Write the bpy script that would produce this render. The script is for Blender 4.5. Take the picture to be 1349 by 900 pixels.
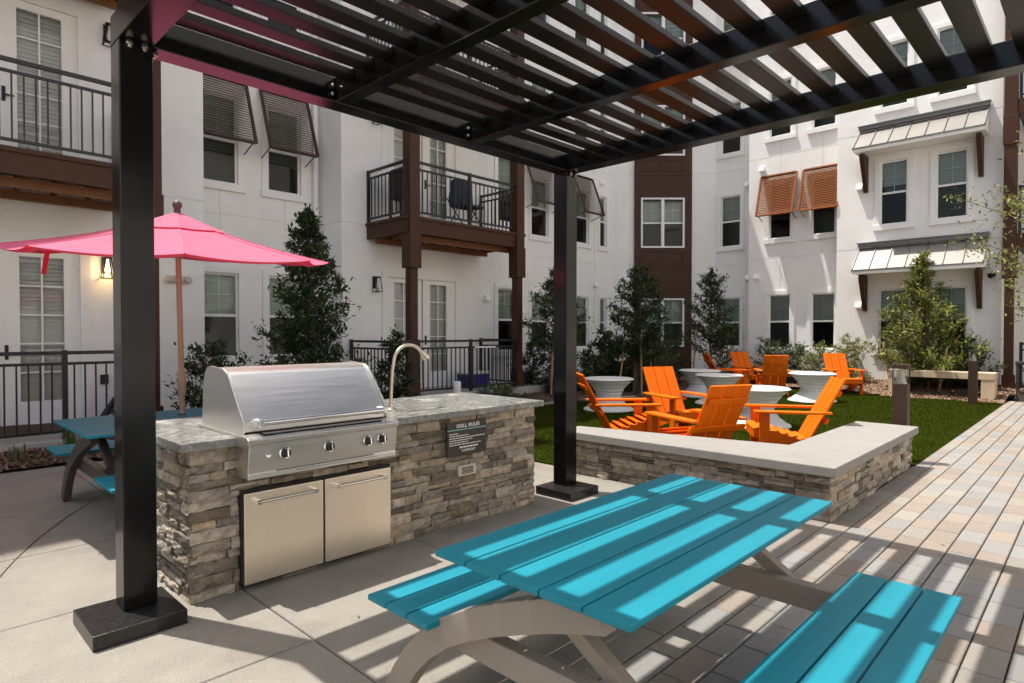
import bpy, bmesh, math, random
from math import sin, cos, pi, radians, sqrt
from mathutils import Vector, Matrix
for _o in list(bpy.data.objects): bpy.data.objects.remove(_o)
SC = bpy.context.scene; COL = SC.collection
R = random.Random(7)

# ------------------------------------------------------------------ camera, sky, sun
YAW = 0.7683
cam = bpy.data.cameras.new('camera'); co = bpy.data.objects.new('camera', cam); COL.objects.link(co)
cam.sensor_width = 36; cam.lens = 36 * 812.56 / 1349; cam.clip_start = .05; cam.clip_end = 3000
co.location = (0, 0, 1.5); co.rotation_euler = (pi / 2 - .0153, 0, YAW - pi / 2)
SC.camera = co
TO_SUN = Vector((-.15, .324, 1)).normalized()
w = bpy.data.worlds.new('World'); SC.world = w; w.use_nodes = True
nt = w.node_tree; nt.nodes.clear()
sky = nt.nodes.new('ShaderNodeTexSky'); sky.sky_type = 'NISHITA'; sky.sun_disc = False
sky.sun_elevation = math.asin(TO_SUN.z); sky.sun_rotation = math.atan2(TO_SUN.x, TO_SUN.y)
sky.air_density = 1.0; sky.dust_density = 5.0; sky.ozone_density = 1.0
bg = nt.nodes.new('ShaderNodeBackground'); bg.inputs[1].default_value = .132
wo = nt.nodes.new('ShaderNodeOutputWorld'); wb = nt.nodes.new('ShaderNodeMix'); wb.data_type = 'RGBA'; wb.blend_type = 'MULTIPLY'; wb.inputs[0].default_value = 1; wb.inputs[7].default_value = (.99, 1.0, .97, 1); nt.links.new(sky.outputs[0], wb.inputs[6]); nt.links.new(wb.outputs[2], bg.inputs[0]); nt.links.new(bg.outputs[0], wo.inputs[0])
sl = bpy.data.lights.new('sun', 'SUN'); sl.energy = 4.8; sl.angle = radians(.5); sl.color = (1, .945, .86)
so = bpy.data.objects.new('sun', sl); COL.objects.link(so); so.rotation_euler = TO_SUN.to_track_quat('Z', 'Y').to_euler(); so.location = (0, 0, 30)
SC.view_settings.view_transform = 'Standard'; SC.view_settings.look = 'None'
SC.view_settings.exposure = .56; SC.view_settings.gamma = 1; SC.view_settings.use_curve_mapping = False

# ------------------------------------------------------------------ materials
def mat(name, col, rough=.6, metal=0, noise=0, nscale=5, bump=0, bscale=60, attr=False, spec=.5, stretch=None, coat=0, transl=0, trcol=None, speck=0, spscale=330, rnoise=0, stain=0, stcol=(.1, .08, .06), stscale=1.5):
    m = bpy.data.materials.new(name); m.use_nodes = True; t = m.node_tree; n = t.nodes; b = n['Principled BSDF']
    L = t.links.new
    b.inputs['Roughness'].default_value = rough; b.inputs['Metallic'].default_value = metal
    b.inputs['Specular IOR Level'].default_value = spec
    if coat: b.inputs['Coat Weight'].default_value = coat; b.inputs['Coat Roughness'].default_value = .08
    tc = n.new('ShaderNodeTexCoord'); vec = tc.outputs['Object']
    if stretch:
        mp = n.new('ShaderNodeMapping'); mp.inputs['Scale'].default_value = stretch; L(vec, mp.inputs[0]); vec = mp.outputs[0]
    if attr:
        a = n.new('ShaderNodeAttribute'); a.attribute_name = 'col'; c = a.outputs['Color']
    else:
        a = n.new('ShaderNodeRGB'); a.outputs[0].default_value = (*col, 1); c = a.outputs[0]
    if noise:
        nz = n.new('ShaderNodeTexNoise'); nz.inputs['Scale'].default_value = nscale; nz.inputs['Detail'].default_value = 6; nz.inputs['Roughness'].default_value = .65; L(vec, nz.inputs[0])
        mr = n.new('ShaderNodeMapRange'); mr.inputs[1].default_value = .25; mr.inputs[2].default_value = .75
        mr.inputs[3].default_value = 1 - noise; mr.inputs[4].default_value = 1 + noise; L(nz.outputs[0], mr.inputs[0])
        mx = n.new('ShaderNodeMix'); mx.data_type = 'RGBA'; mx.blend_type = 'MULTIPLY'; mx.inputs[0].default_value = 1
        L(c, mx.inputs[6]); L(mr.outputs[0], mx.inputs[7]); c = mx.outputs[2]
        if rnoise:
            m2 = n.new('ShaderNodeMapRange'); m2.inputs[1].default_value = .25; m2.inputs[2].default_value = .75
            m2.inputs[3].default_value = rough - rnoise; m2.inputs[4].default_value = rough + rnoise
            L(nz.outputs[0], m2.inputs[0]); L(m2.outputs[0], b.inputs['Roughness'])
    if stain:
        ns = n.new('ShaderNodeTexNoise'); ns.inputs['Scale'].default_value = stscale; ns.inputs['Detail'].default_value = 8; ns.inputs['Roughness'].default_value = .7; L(vec, ns.inputs[0])
        ms = n.new('ShaderNodeMapRange'); ms.inputs[1].default_value = .52; ms.inputs[2].default_value = .72; ms.inputs[3].default_value = 0; ms.inputs[4].default_value = stain; L(ns.outputs[0], ms.inputs[0])
        mx = n.new('ShaderNodeMix'); mx.data_type = 'RGBA'; L(ms.outputs[0], mx.inputs[0]); L(c, mx.inputs[6]); mx.inputs[7].default_value = (*stcol, 1); c = mx.outputs[2]
    if speck:
        nk = n.new('ShaderNodeTexNoise'); nk.inputs['Scale'].default_value = spscale; nk.inputs['Detail'].default_value = 3; L(tc.outputs['Object'], nk.inputs[0])
        mk = n.new('ShaderNodeMapRange'); mk.inputs[1].default_value = .3; mk.inputs[2].default_value = .7; mk.inputs[3].default_value = 1 - speck; mk.inputs[4].default_value = 1 + speck; L(nk.outputs[0], mk.inputs[0])
        mx = n.new('ShaderNodeMix'); mx.data_type = 'RGBA'; mx.blend_type = 'MULTIPLY'; mx.inputs[0].default_value = 1; L(c, mx.inputs[6]); L(mk.outputs[0], mx.inputs[7]); c = mx.outputs[2]
    L(c, b.inputs['Base Color'])
    if bump:
        nb = n.new('ShaderNodeTexNoise'); nb.inputs['Scale'].default_value = bscale; nb.inputs['Detail'].default_value = 5; L(vec, nb.inputs[0])
        bp = n.new('ShaderNodeBump'); bp.inputs['Strength'].default_value = bump; bp.inputs['Distance'].default_value = .01; L(nb.outputs[0], bp.inputs['Height']); L(bp.outputs[0], b.inputs['Normal'])
    if transl:
        tr = n.new('ShaderNodeBsdfTranslucent'); (L(c, tr.inputs[0]) if trcol is None else setattr(tr.inputs[0], 'default_value', (*trcol, 1))); ms = n.new('ShaderNodeMixShader'); ms.inputs[0].default_value = transl
        L(b.outputs[0], ms.inputs[1]); L(tr.outputs[0], ms.inputs[2]); L(ms.outputs[0], n['Material Output'].inputs[0])
    return m

def glassmat(name, tint, refl=1.0):
    m = bpy.data.materials.new(name); m.use_nodes = True; t = m.node_tree; n = t.nodes; n.remove(n['Principled BSDF']); L = t.links.new
    tr = n.new('ShaderNodeBsdfTransparent'); tr.inputs[0].default_value = (*tint, 1)
    gl = n.new('ShaderNodeBsdfGlossy'); gl.inputs['Roughness'].default_value = .015; gl.inputs[0].default_value = (refl, refl, refl, 1)
    fr = n.new('ShaderNodeFresnel'); fr.inputs[0].default_value = 1.5
    tc = n.new('ShaderNodeTexCoord'); nz = n.new('ShaderNodeTexNoise'); nz.inputs['Scale'].default_value = 1.1; nz.inputs['Detail'].default_value = 1; L(tc.outputs['Object'], nz.inputs[0])
    bp = n.new('ShaderNodeBump'); bp.inputs['Strength'].default_value = .12; bp.inputs['Distance'].default_value = .05; L(nz.outputs[0], bp.inputs['Height']); L(bp.outputs[0], gl.inputs['Normal'])
    mx = n.new('ShaderNodeMixShader'); L(fr.outputs[0], mx.inputs[0]); L(tr.outputs[0], mx.inputs[1]); L(gl.outputs[0], mx.inputs[2]); L(mx.outputs[0], n['Material Output'].inputs[0])
    return m

def emit(name, col, s):
    m = bpy.data.materials.new(name); m.use_nodes = True; b = m.node_tree.nodes['Principled BSDF']
    b.inputs['Base Color'].default_value = (*col, 1); b.inputs['Emission Color'].default_value = (*col, 1); b.inputs['Emission Strength'].default_value = s
    return m

M = {}
M['stucco'] = mat('white_stucco', (.88, .87, .845), .85, stain=.24, stcol=(.62, .6, .56), stscale=.8, noise=.05, nscale=1.3, bump=.25, bscale=140)
M['trim'] = mat('white_trim', (.87, .86, .84), .6, noise=.03, nscale=3)
M['vinyl'] = mat('window_vinyl', (.8, .8, .79), .4)
M['brown'] = mat('brown_paint', (.058, .023, .012), .5, spec=.25, noise=.12, nscale=4)
M['brownwood'] = mat('stained_wood', (.2, .075, .02), .55, noise=.35, nscale=9, stretch=(1, 1, 6))
M['black'] = mat('black_gloss_paint', (.004, .004, .004), .17, noise=.2, nscale=5, bump=.03, bscale=14, spec=.34, rnoise=.05)
M['slat'] = mat('dark_bronze_slat', (.006, .005, .004), .3, spec=.28)
M['plinth'] = mat('dusty_black_paint', (.012, .012, .012), .3, noise=.5, nscale=60, bump=.12, bscale=180, stain=.12, stcol=(.2, .19, .18), stscale=45)
M['rail'] = mat('black_rail', (.008, .0085, .01), .38)
M['conc'] = mat('concrete_paving', (.46, .405, .345), .9, noise=.14, nscale=3.2, bump=.5, bscale=210, attr=True, stain=.6, stcol=(.15, .128, .105), stscale=1.1, speck=.3, spscale=170)
M['joint'] = mat('dark_joint_sand', (.07, .06, .05), 1, noise=.3, nscale=30)
M['paver'] = mat('concrete_paver', (.5, .45, .4), .9, noise=.12, nscale=40, bump=.6, bscale=260, attr=True, stain=.2, stcol=(.24, .2, .17), stscale=3, speck=.28, spscale=240)
M['ledge'] = mat('ledgestone', (.4, .35, .3), .92, noise=.5, nscale=20, bump=1.0, bscale=55, attr=True, stain=.3, stcol=(.13, .105, .08), stscale=26)
M['cap'] = mat('cast_stone_cap', (.25, .241, .227), .85, noise=.08, nscale=6, bump=.25, bscale=120, stain=.25, stcol=(.25, .225, .19), stscale=4, speck=.1, spscale=200)
M['cone'] = mat('plain_concrete', (.38, .36, .33), .9, noise=.1, nscale=4, bump=.3, bscale=100)
M['granite'] = mat('polished_granite', (.19, .195, .185), .2, noise=.55, nscale=26, bump=.03, bscale=60, stain=.9, stcol=(.62, .62, .58), stscale=4.5, rnoise=.06)
M['steel'] = mat('brushed_steel', (.69, .675, .65), .35, 1, noise=.04, nscale=3, bump=.006, bscale=7, stretch=(1, 9, 40), rnoise=.06, stain=.14, stcol=(.4, .33, .24), stscale=.9)
M['steelv'] = mat('brushed_steel_door', (.9, .8, .665), .37, 1, noise=.03, nscale=3, bump=.025, bscale=8, stretch=(34, 34, .7), rnoise=.05, stain=0)
M['chrome'] = mat('chrome', (.72, .71, .7), .12, 1)
M['dark'] = mat('cavity_shade', (.012, .011, .01), .8)  # near-black colour stands in for shade in gaps, slots and recesses
M['teal'] = mat('teal_plank', (.012, .215, .292), .48, noise=.1, nscale=3, bump=.08, bscale=120, stretch=(.5, 6, 6), spec=.25)
M['tealedge'] = M['teal']
M['frame'] = mat('frame_coat_lit', (.29, .245, .2), .42, noise=.05, nscale=20)  # near table's coat, bounced light put into the colour
M['frame_shaded'] = mat('frame_coat_shaded', (.075, .062, .052), .42, noise=.05, nscale=20)  # same coat with shade put into the colour, for the left table
M['orange'] = mat('orange_plank', (.7, .13, .002), .55, noise=.06, nscale=5, bump=.05, bscale=90, spec=.15)
M['white'] = mat('white_resin', (.68, .67, .65), .45, noise=.02, nscale=4, stain=.06, stcol=(.45, .42, .38), stscale=3)
M['pink'] = mat('pink_canvas', (.83, .19, .32), .8, noise=.07, nscale=2.5, bump=.2, bscale=300, transl=.4, trcol=(.8, .02, .1))
M['seam'] = mat('canopy_seam', (.68, .1, .2), .8)
M['pinkb'] = mat('red_webbing', (.5, .01, .05), .8)
M['teak'] = mat('pole_wood', (.33, .24, .155), .45, noise=.15, nscale=6, stretch=(8, 8, 1))
M['bronze'] = mat('bollard_bronze', (.05, .031, .021), .5, spec=.25, noise=.08, nscale=10)
M['bench'] = mat('bench_stone', (.56, .44, .31), .85, noise=.1, nscale=9, bump=.2, bscale=90, stain=.2, stcol=(.33, .25, .17), stscale=5)
M['awn'] = mat('standing_seam_metal', (.27, .26, .245), .38, .35, noise=.05, nscale=2)
M['awnd'] = mat('awning_flashing', (.2, .195, .185), .4, .5)
M['shut'] = mat('shutter_paint_sunlit', (.22, .062, .009), .55, spec=.15, noise=.1, nscale=10)  # right wing shutters: sunlight put into the colour
M['shutd'] = mat('shutter_paint_shaded', (.05, .02, .012), .5, noise=.1, nscale=10)  # shaded copy of the shutter paint, darkened in colour for the left wing
M['soil'] = mat('mulch_base', (.085, .05, .032), 1, noise=.5, nscale=22, bump=1, bscale=50)
M['sunlit_straw'] = mat('sunlit_straw_base', (.19, .125, .08), 1, noise=.5, nscale=22, bump=1, bscale=50)  # tan mulch of the right border, colour lightened to look sunlit
M['chip'] = mat('mulch_chip', (.13, .07, .04), .95, attr=True, noise=.2, nscale=40)
M['turfbase'] = mat('turf_base', (.022, .032, .002), .95, spec=.03, noise=.35, nscale=2.5, bump=1, bscale=160)
M['blade'] = mat('turf_blade', (.06, .12, .02), .85, attr=True, transl=.2, spec=.0)
M['leaf'] = mat('leaf', (.04, .08, .02), .45, attr=True, transl=.25, spec=.32)
M['bark'] = mat('bark', (.13, .09, .06), .95, noise=.35, nscale=16, bump=.8, bscale=40, stretch=(1, 1, .3))
M['stake'] = mat('stake_wood', (.4, .25, .12), .8, noise=.25, nscale=12, stretch=(6, 6, 1))
M['blind'] = mat('slatted_blind', (.56, .58, .54), .7)
M['blindw'] = mat('pale_door_blind', (.62, .62, .6), .7)
M['room'] = mat('room_shade', (.07, .065, .058), .9, noise=.5, nscale=1.5)
M['glass'] = glassmat('window_glass', (.78, .85, .82))
M['screen'] = glassmat('screened_glass', (.3, .32, .31), .6)
M['doorglass'] = glassmat('door_glass', (.85, .88, .88))
M['clear'] = glassmat('clear_glass', (.95, .96, .95))
M['signb'] = mat('sign_plate', (.045, .04, .035), .35, .3)
M['ink'] = mat('sign_white', (.8, .8, .78), .6)
M['mint'] = mat('sign_mint', (.25, .6, .52), .6)
M['lampon'] = emit('lit_bulb', (1, .62, .25), 14)
M['bulb'] = mat('bulb_glass', (.7, .68, .62), .2)
M['beige'] = mat('beige_plastic', (.55, .5, .4), .5)
M['navy'] = mat('navy_fabric', (.012, .018, .045), .6)
M['blue'] = mat('blue_plastic', (.02, .02, .18), .45)
M['ground'] = mat('distant_ground', (.3, .27, .23), .95, noise=.15, nscale=.3)
M['black2'] = mat('matt_black', (.012, .012, .013), .6)
M['brass'] = mat('bolt_zinc', (.62, .55, .45), .3, 1)
M['shrubflower'] = mat('orange_petals', (.8, .2, .02), .6)

# ------------------------------------------------------------------ mesh builder
ORG = {}
class MB:
    def __init__(s): s.v = []; s.f = []; s.c = []
    def add(s, vs, fs, col=None, T=None):
        o = len(s.v)
        if T is not None: vs = [T @ Vector(p) for p in vs]
        s.v.extend([tuple(p) for p in vs]); s.f.extend([tuple(i + o for i in f) for f in fs]); s.c.extend([col] * len(fs)); return s
    def box(s, x0, x1, y0, y1, z0, z1, T=None, col=None):
        vs = [(x, y, z) for z in (z0, z1) for y in (y0, y1) for x in (x0, x1)]
        return s.add(vs, [(0, 2, 3, 1), (4, 5, 7, 6), (0, 1, 5, 4), (2, 6, 7, 3), (0, 4, 6, 2), (1, 3, 7, 5)], col, T)
    def bar(s, a, b, wd, th, up=(0, 0, 1), T=None, col=None):   # rectangular bar from a to b; th along 'up'
        a = Vector(a); b = Vector(b); d = (b - a); l = d.length; d.normalize(); up = Vector(up)
        if abs(d.dot(up)) > .999: up = Vector((1, 0, 0))
        sd = d.cross(up).normalized(); u = sd.cross(d)
        vs = [a + d * t + sd * x * wd / 2 + u * y * th / 2 for t in (0, l) for y in (-1, 1) for x in (-1, 1)]
        return s.add(vs, [(0, 2, 3, 1), (4, 5, 7, 6), (0, 1, 5, 4), (2, 6, 7, 3), (0, 4, 6, 2), (1, 3, 7, 5)], col, T)
    def prism(s, poly, lo, hi, axis='z', T=None, col=None):
        n = len(poly)
        f = {'z': lambda p, h: (p[0], p[1], h), 'x': lambda p, h: (h, p[0], p[1]), 'y': lambda p, h: (p[0], h, p[1])}[axis]
        vs = [f(p, lo) for p in poly] + [f(p, hi) for p in poly]
        fs = [tuple(range(n))[::-1], tuple(range(n, 2 * n))] + [(i, (i + 1) % n, n + (i + 1) % n, n + i) for i in range(n)]
        return s.add(vs, fs, col, T)
    def tube(s, pts, r, n=8, T=None, col=None, cap=True):
        pts = [Vector(p) for p in pts]; k = len(pts); rs = r if isinstance(r, (list, tuple)) else [r] * k
        vs = []; prev = None
        for i, p in enumerate(pts):
            d = (pts[min(i + 1, k - 1)] - pts[max(i - 1, 0)]).normalized()
            if prev is None: prev = d.orthogonal().normalized()
            sd = (prev - d * prev.dot(d)); sd = sd.normalized() if sd.length > 1e-6 else d.orthogonal().normalized(); prev = sd; u = d.cross(sd)
            vs += [p + (sd * cos(2 * pi * j / n) + u * sin(2 * pi * j / n)) * rs[i] for j in range(n)]
        fs = [(i * n + j, i * n + (j + 1) % n, (i + 1) * n + (j + 1) % n, (i + 1) * n + j) for i in range(k - 1) for j in range(n)]
        if cap: fs += [tuple(range(n))[::-1], tuple(range((k - 1) * n, k * n))]
        return s.add(vs, fs, col, T)
    def lathe(s, prof, cx=0, cy=0, n=32, T=None, col=None):
        k = len(prof); vs = [(cx + r * cos(2 * pi * j / n), cy + r * sin(2 * pi * j / n), z) for r, z in prof for j in range(n)]
        fs = [(i * n + j, i * n + (j + 1) % n, (i + 1) * n + (j + 1) % n, (i + 1) * n + j) for i in range(k - 1) for j in range(n)]
        fs += [tuple(range(n))[::-1], tuple(range((k - 1) * n, k * n))]
        return s.add(vs, fs, col, T)
    def build(s, name, m, parent=None, bevel=0, smooth=0, recalc=True, kind=None):
        me = bpy.data.meshes.new(name)
        o = ORG.get(parent.name, Vector((0, 0, 0))) if parent else Vector((0, 0, 0))
        me.from_pydata([(p[0] - o.x, p[1] - o.y, p[2] - o.z) for p in s.v] if parent else s.v, [], s.f); me.update()
        if any(c is not None for c in s.c):
            at = me.color_attributes.new('col', 'FLOAT_COLOR', 'CORNER'); buf = []
            for f, c in zip(s.f, s.c):
                c = c or (.5, .5, .5); buf += [c[0], c[1], c[2], 1.0] * len(f)
            at.data.foreach_set('color', buf)
        if recalc:
            bm = bmesh.new(); bm.from_mesh(me); bmesh.ops.recalc_face_normals(bm, faces=bm.faces); bm.to_mesh(me); bm.free()
        if smooth:
            me.polygons.foreach_set('use_smooth', [True] * len(me.polygons)); me.set_sharp_from_angle(angle=radians(smooth))
        me.materials.append(m)
        ob = bpy.data.objects.new(name, me); COL.objects.link(ob)
        if parent: ob.parent = parent
        ORG[ob.name] = o.copy()
        if bevel:
            b = ob.modifiers.new('bevel', 'BEVEL'); b.width = bevel; b.segments = 2; b.limit_method = 'ANGLE'; b.angle_limit = radians(40)
        if kind: ob['kind'] = kind
        return ob

def thing(name, label, cat, loc=(0, 0, 0), group=None, rz=0):
    o = bpy.data.objects.new(name, None); COL.objects.link(o); o.location = loc; o.rotation_euler = (0, 0, rz)
    o.empty_display_size = .2; o['label'] = label; o['category'] = cat
    if group: o['group'] = group
    ORG[o.name] = Vector(loc); return o
def tag(o, label, cat, group=None):
    o['label'] = label; o['category'] = cat
    if group: o['group'] = group
    return o
def copy_tree(o, parent=None):
    c = o.copy(); COL.objects.link(c)
    if parent: c.parent = parent
    for ch in list(o.children): copy_tree(ch, c)
    return c

# ------------------------------------------------------------------ the setting: ground
def slabs(mb, x0, x1, y0, y1, px, py, ox, oy, gap, zt, colf, off=False, cham=.006, zj=.0, var=0):
    """paving units as chamfered tops on a grid, rows along x"""
    j0 = math.floor((y0 - oy) / py); j1 = math.ceil((y1 - oy) / py)
    for j in range(j0, j1):
        b0 = max(y0, oy + j * py) + gap / 2; b1 = min(y1, oy + (j + 1) * py) - gap / 2
        if b1 - b0 < .02: continue
        sh = R.random() * px if off else 0
        i0 = math.floor((x0 - ox - sh) / px); i1 = math.ceil((x1 - ox - sh) / px)
        for i in range(i0, i1):
            a0 = max(x0, ox + sh + i * px) + gap / 2; a1 = min(x1, ox + sh + (i + 1) * px) - gap / 2
            if a1 - a0 < .03: continue
            z = zt + R.uniform(-var, var); c = cham; col = colf()
            vs = [(a0, b0, z - .03), (a1, b0, z - .03), (a1, b1, z - .03), (a0, b1, z - .03), (a0, b0, z - c), (a1, b0, z - c), (a1, b1, z - c), (a0, b1, z - c),
                  (a0 + c, b0 + c, z), (a1 - c, b0 + c, z), (a1 - c, b1 - c, z), (a0 + c, b1 - c, z)]
            fs = [(8, 9, 10, 11)] + [(q, (q + 1) % 4, 4 + (q + 1) % 4, 4 + q) for q in range(4)] + [(4 + q, 4 + (q + 1) % 4, 8 + (q + 1) % 4, 8 + q) for q in range(4)]
            mb.add(vs, fs, col)

g = MB(); g.add([(-400, -400, -.05), (400, -400, -.05), (400, 400, -.05), (-400, 400, -.05)], [(0, 1, 2, 3)]).build('ground', M['ground'], kind='structure')
mb = MB(); mb.box(-9, 5.35, -7, 8.5, -.045, -.02); mb.box(5.35, 24, -7, 1.53, -.045, -.02); mb.build('paving_bed', M['joint'], kind='structure')
def ccol():
    k = R.uniform(.92, 1.06); return (.24 * k, .221 * k, .192 * k)
mb = MB(); slabs(mb, -9, 5.3, 1.567, 8.42, 1.225, 1.204, 1.48, 2.771, .008, 0, ccol, cham=.005)
mb.build('plaza', M['conc'], kind='structure')
def pcol():
    k = R.uniform(.88, 1.08); t = R.random()
    c = (.245, .241, .234) if t < .42 else ((.27, .228, .192) if t < .8 else (.275, .255, .225))
    return tuple(q * k for q in c)
mb = MB(); slabs(mb, -4, 17.2, -5.5, 1.5665, .315,   .1575, 0, 1.5665, .0075, 0, pcol, off=True, cham=.005, var=.0012)
mb.build('paver_path', M['paver'], kind='structure')
# curved saw-cut joint in the slab near the left table
pts = [(.40, 4.3), (.45, 4.6), (.522, 4.868), (.63, 5.154), (.812, 5.567), (1.086, 6.079), (1.41, 6.577), (1.8, 7.0), (2.3, 7.35)]
mb = MB(); vs = []
for i, p in enumerate(pts):
    a = Vector(pts[max(i - 1, 0)]); b = Vector(pts[min(i + 1, len(pts) - 1)]); d = (b - a).normalized(); nrm = Vector((-d.y, d.x))
    for sgn in (-1, 1): vs.append((p[0] + nrm.x * .004 * sgn, p[1] + nrm.y * .004 * sgn, .004))
mb.add(vs, [(2 * i, 2 * i + 1, 2 * i + 3, 2 * i + 2) for i in range(len(pts) - 1)]).build('paving_joint', M['joint'], kind='structure')

LAWN = [(5.32, 4.3), (5.32, 8.4), (9.5, 8.25), (10.8, 8.1), (11.9, 7.55), (13.4, 7.5), (14.8, 7.7), (16.4, 7.3), (16.6, 6.0), (16.75, 4.6), (16.3, 3.6), (16.25, 1.54), (8.05, 1.54), (8.05, 1.9), (5.6, 1.9)]
def inside(x, y, P):
    c = False; j = len(P) - 1
    for i in range(len(P)):
        xi, yi = P[i]; xj, yj = P[j]
        if (yi > y) != (yj > y) and x < (xj - xi) * (y - yi) / (yj - yi) + xi: c = not c
        j = i
    return c
mb = MB(); mb.prism(LAWN, -.04, .012); mb.build('lawn', M['turfbase'], kind='structure')
mb = MB(); gr = random.Random(3); cnt = 0
while cnt < 120000:
    x = gr.uniform(5.3, 16.8); y = gr.uniform(1.5, 8.4)
    if gr.random() > (6.5 / x) ** 1.2: continue
    if not inside(x, y, LAWN): continue
    cnt += 1; a = gr.uniform(0, 2 * pi); h = gr.uniform(.018, .042); wd = .0014 + .00026 * x; lx = gr.gauss(0, .013); ly = gr.gauss(0, .013); t = gr.random(); k = gr.uniform(.75, 1.25)
    col = (.036 * k, .05 * k, .0025 * k) if t < .72 else ((.05 * k, .065 * k, .008 * k) if t < .9 else (.075 * k, .065 * k, .02 * k))
    mb.add([(x - cos(a) * wd, y - sin(a) * wd, .01), (x + cos(a) * wd, y + sin(a) * wd, .01), (x + lx, y + ly, .01 + h)], [(0, 1, 2)], col)
mb.build('grass', M['blade'], recalc=False, kind='stuff')

# mulch beds: gently mounded sheets
def bed(name, poly_fn, x0, x1, y0, y1, nx, ny, zf):
    mb = MB(); vs = []; idx = {}
    for i in range(nx + 1):
        for j in range(ny + 1):
            x = x0 + (x1 - x0) * i / nx; y = y0 + (y1 - y0) * j / ny
            idx[i, j] = len(vs); vs.append((x, y, zf(x, y) + R.uniform(-.012, .012)))
    fs = [(idx[i, j], idx[i + 1, j], idx[i + 1, j + 1], idx[i, j + 1]) for i in range(nx) for j in range(ny) if poly_fn(x0 + (x1 - x0) * (i + .5) / nx, y0 + (y1 - y0) * (j + .5) / ny)]
    return mb.add(vs, fs).build(name, M['soil'] if name == 'mulch_bed' else M['sunlit_straw'], smooth=60, kind='structure')
def zmain(x, y): return min(.2, max(.0, .02 + (y - 8.42) * .09)) if x < 9.3 else min(.2, .03 + max(0, y - 7.6) * .06)
def zright(x, y): return .02 + min(.26, max(0, (x - 16.4)) * .15)
bed('mulch_bed', lambda x, y: (y > 8.43 or x > 5.3) and not (inside(x, y, LAWN)), -8, 16.4, 7.3, 12, 120, 24, zmain)
bed('mulch_border', lambda x, y: not inside(x, y, LAWN) and not (x < 17.25 and y < 1.6), 16.3, 19.3, -3, 9.4, 16, 60, zright)
mb = MB(); cr = random.Random(11)
def chips(n, x0, x1, y0, y1, zf, ok, br=1):
    k = 0; it = 0
    while k < n and it < n * 30:
        it += 1
        x = cr.uniform(x0, x1); y = cr.uniform(y0, y1)
        if not ok(x, y): continue
        k += 1; a = cr.uniform(0, pi); l = cr.uniform(.015, .05); wd = cr.uniform(.006, .014); z = zf(x, y) + cr.uniform(.004, .022); ti = cr.gauss(0, .012); q = cr.uniform(.5, 1.5) * br
        c, s_ = cos(a), sin(a)
        mb.add([(x - c * l - s_ * wd, y - s_ * l + c * wd, z - ti), (x - c * l + s_ * wd, y - s_ * l - c * wd, z - ti + .004), (x + c * l + s_ * wd, y + s_ * l - c * wd, z + ti), (x + c * l - s_ * wd, y + s_ * l + c * wd, z + ti + .004)], [(0, 1, 2, 3)], (.17 * q, .105 * q, .066 * q))
chips(4500, -.6, 5, 8.45, 9.3, zmain, lambda x, y: True)
chips(5000, 8.5, 16.2, 7.4, 11.5, zmain, lambda x, y: not inside(x, y, LAWN))
chips(3500, 16.3, 18.1, .8, 6.5, zright, lambda x, y: not inside(x, y, LAWN) and not (x < 17.25 and y < 1.6), 1.7)  # border chips brightened in colour for the sun on them
mb.build('mulch', M['chip'], recalc=False, kind='stuff')
mb = MB(); mb.box(-8, 2.9, 9.22, 10.86, -.03, .17); mb.box(6.55, 11.5, 9.3, 10.86, -.03, .28); mb.box(17.3, 19.6, -4, 1.45, -.03, .2)
mb.build('patio', M['cone'], bevel=.01, kind='structure')
mb = MB(); vs = []   # concrete edging between turf and mulch
edge = [(9.0, 8.36), (9.6, 8.32), (10.6, 8.2), (11.2, 7.95), (11.9, 7.65)]
for i in range(len(edge) - 1):
    mb.bar((*edge[i], .01), (*edge[i + 1], .01), .12, .1)
mb.build('edging', M['cone'], kind='structure')

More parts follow.
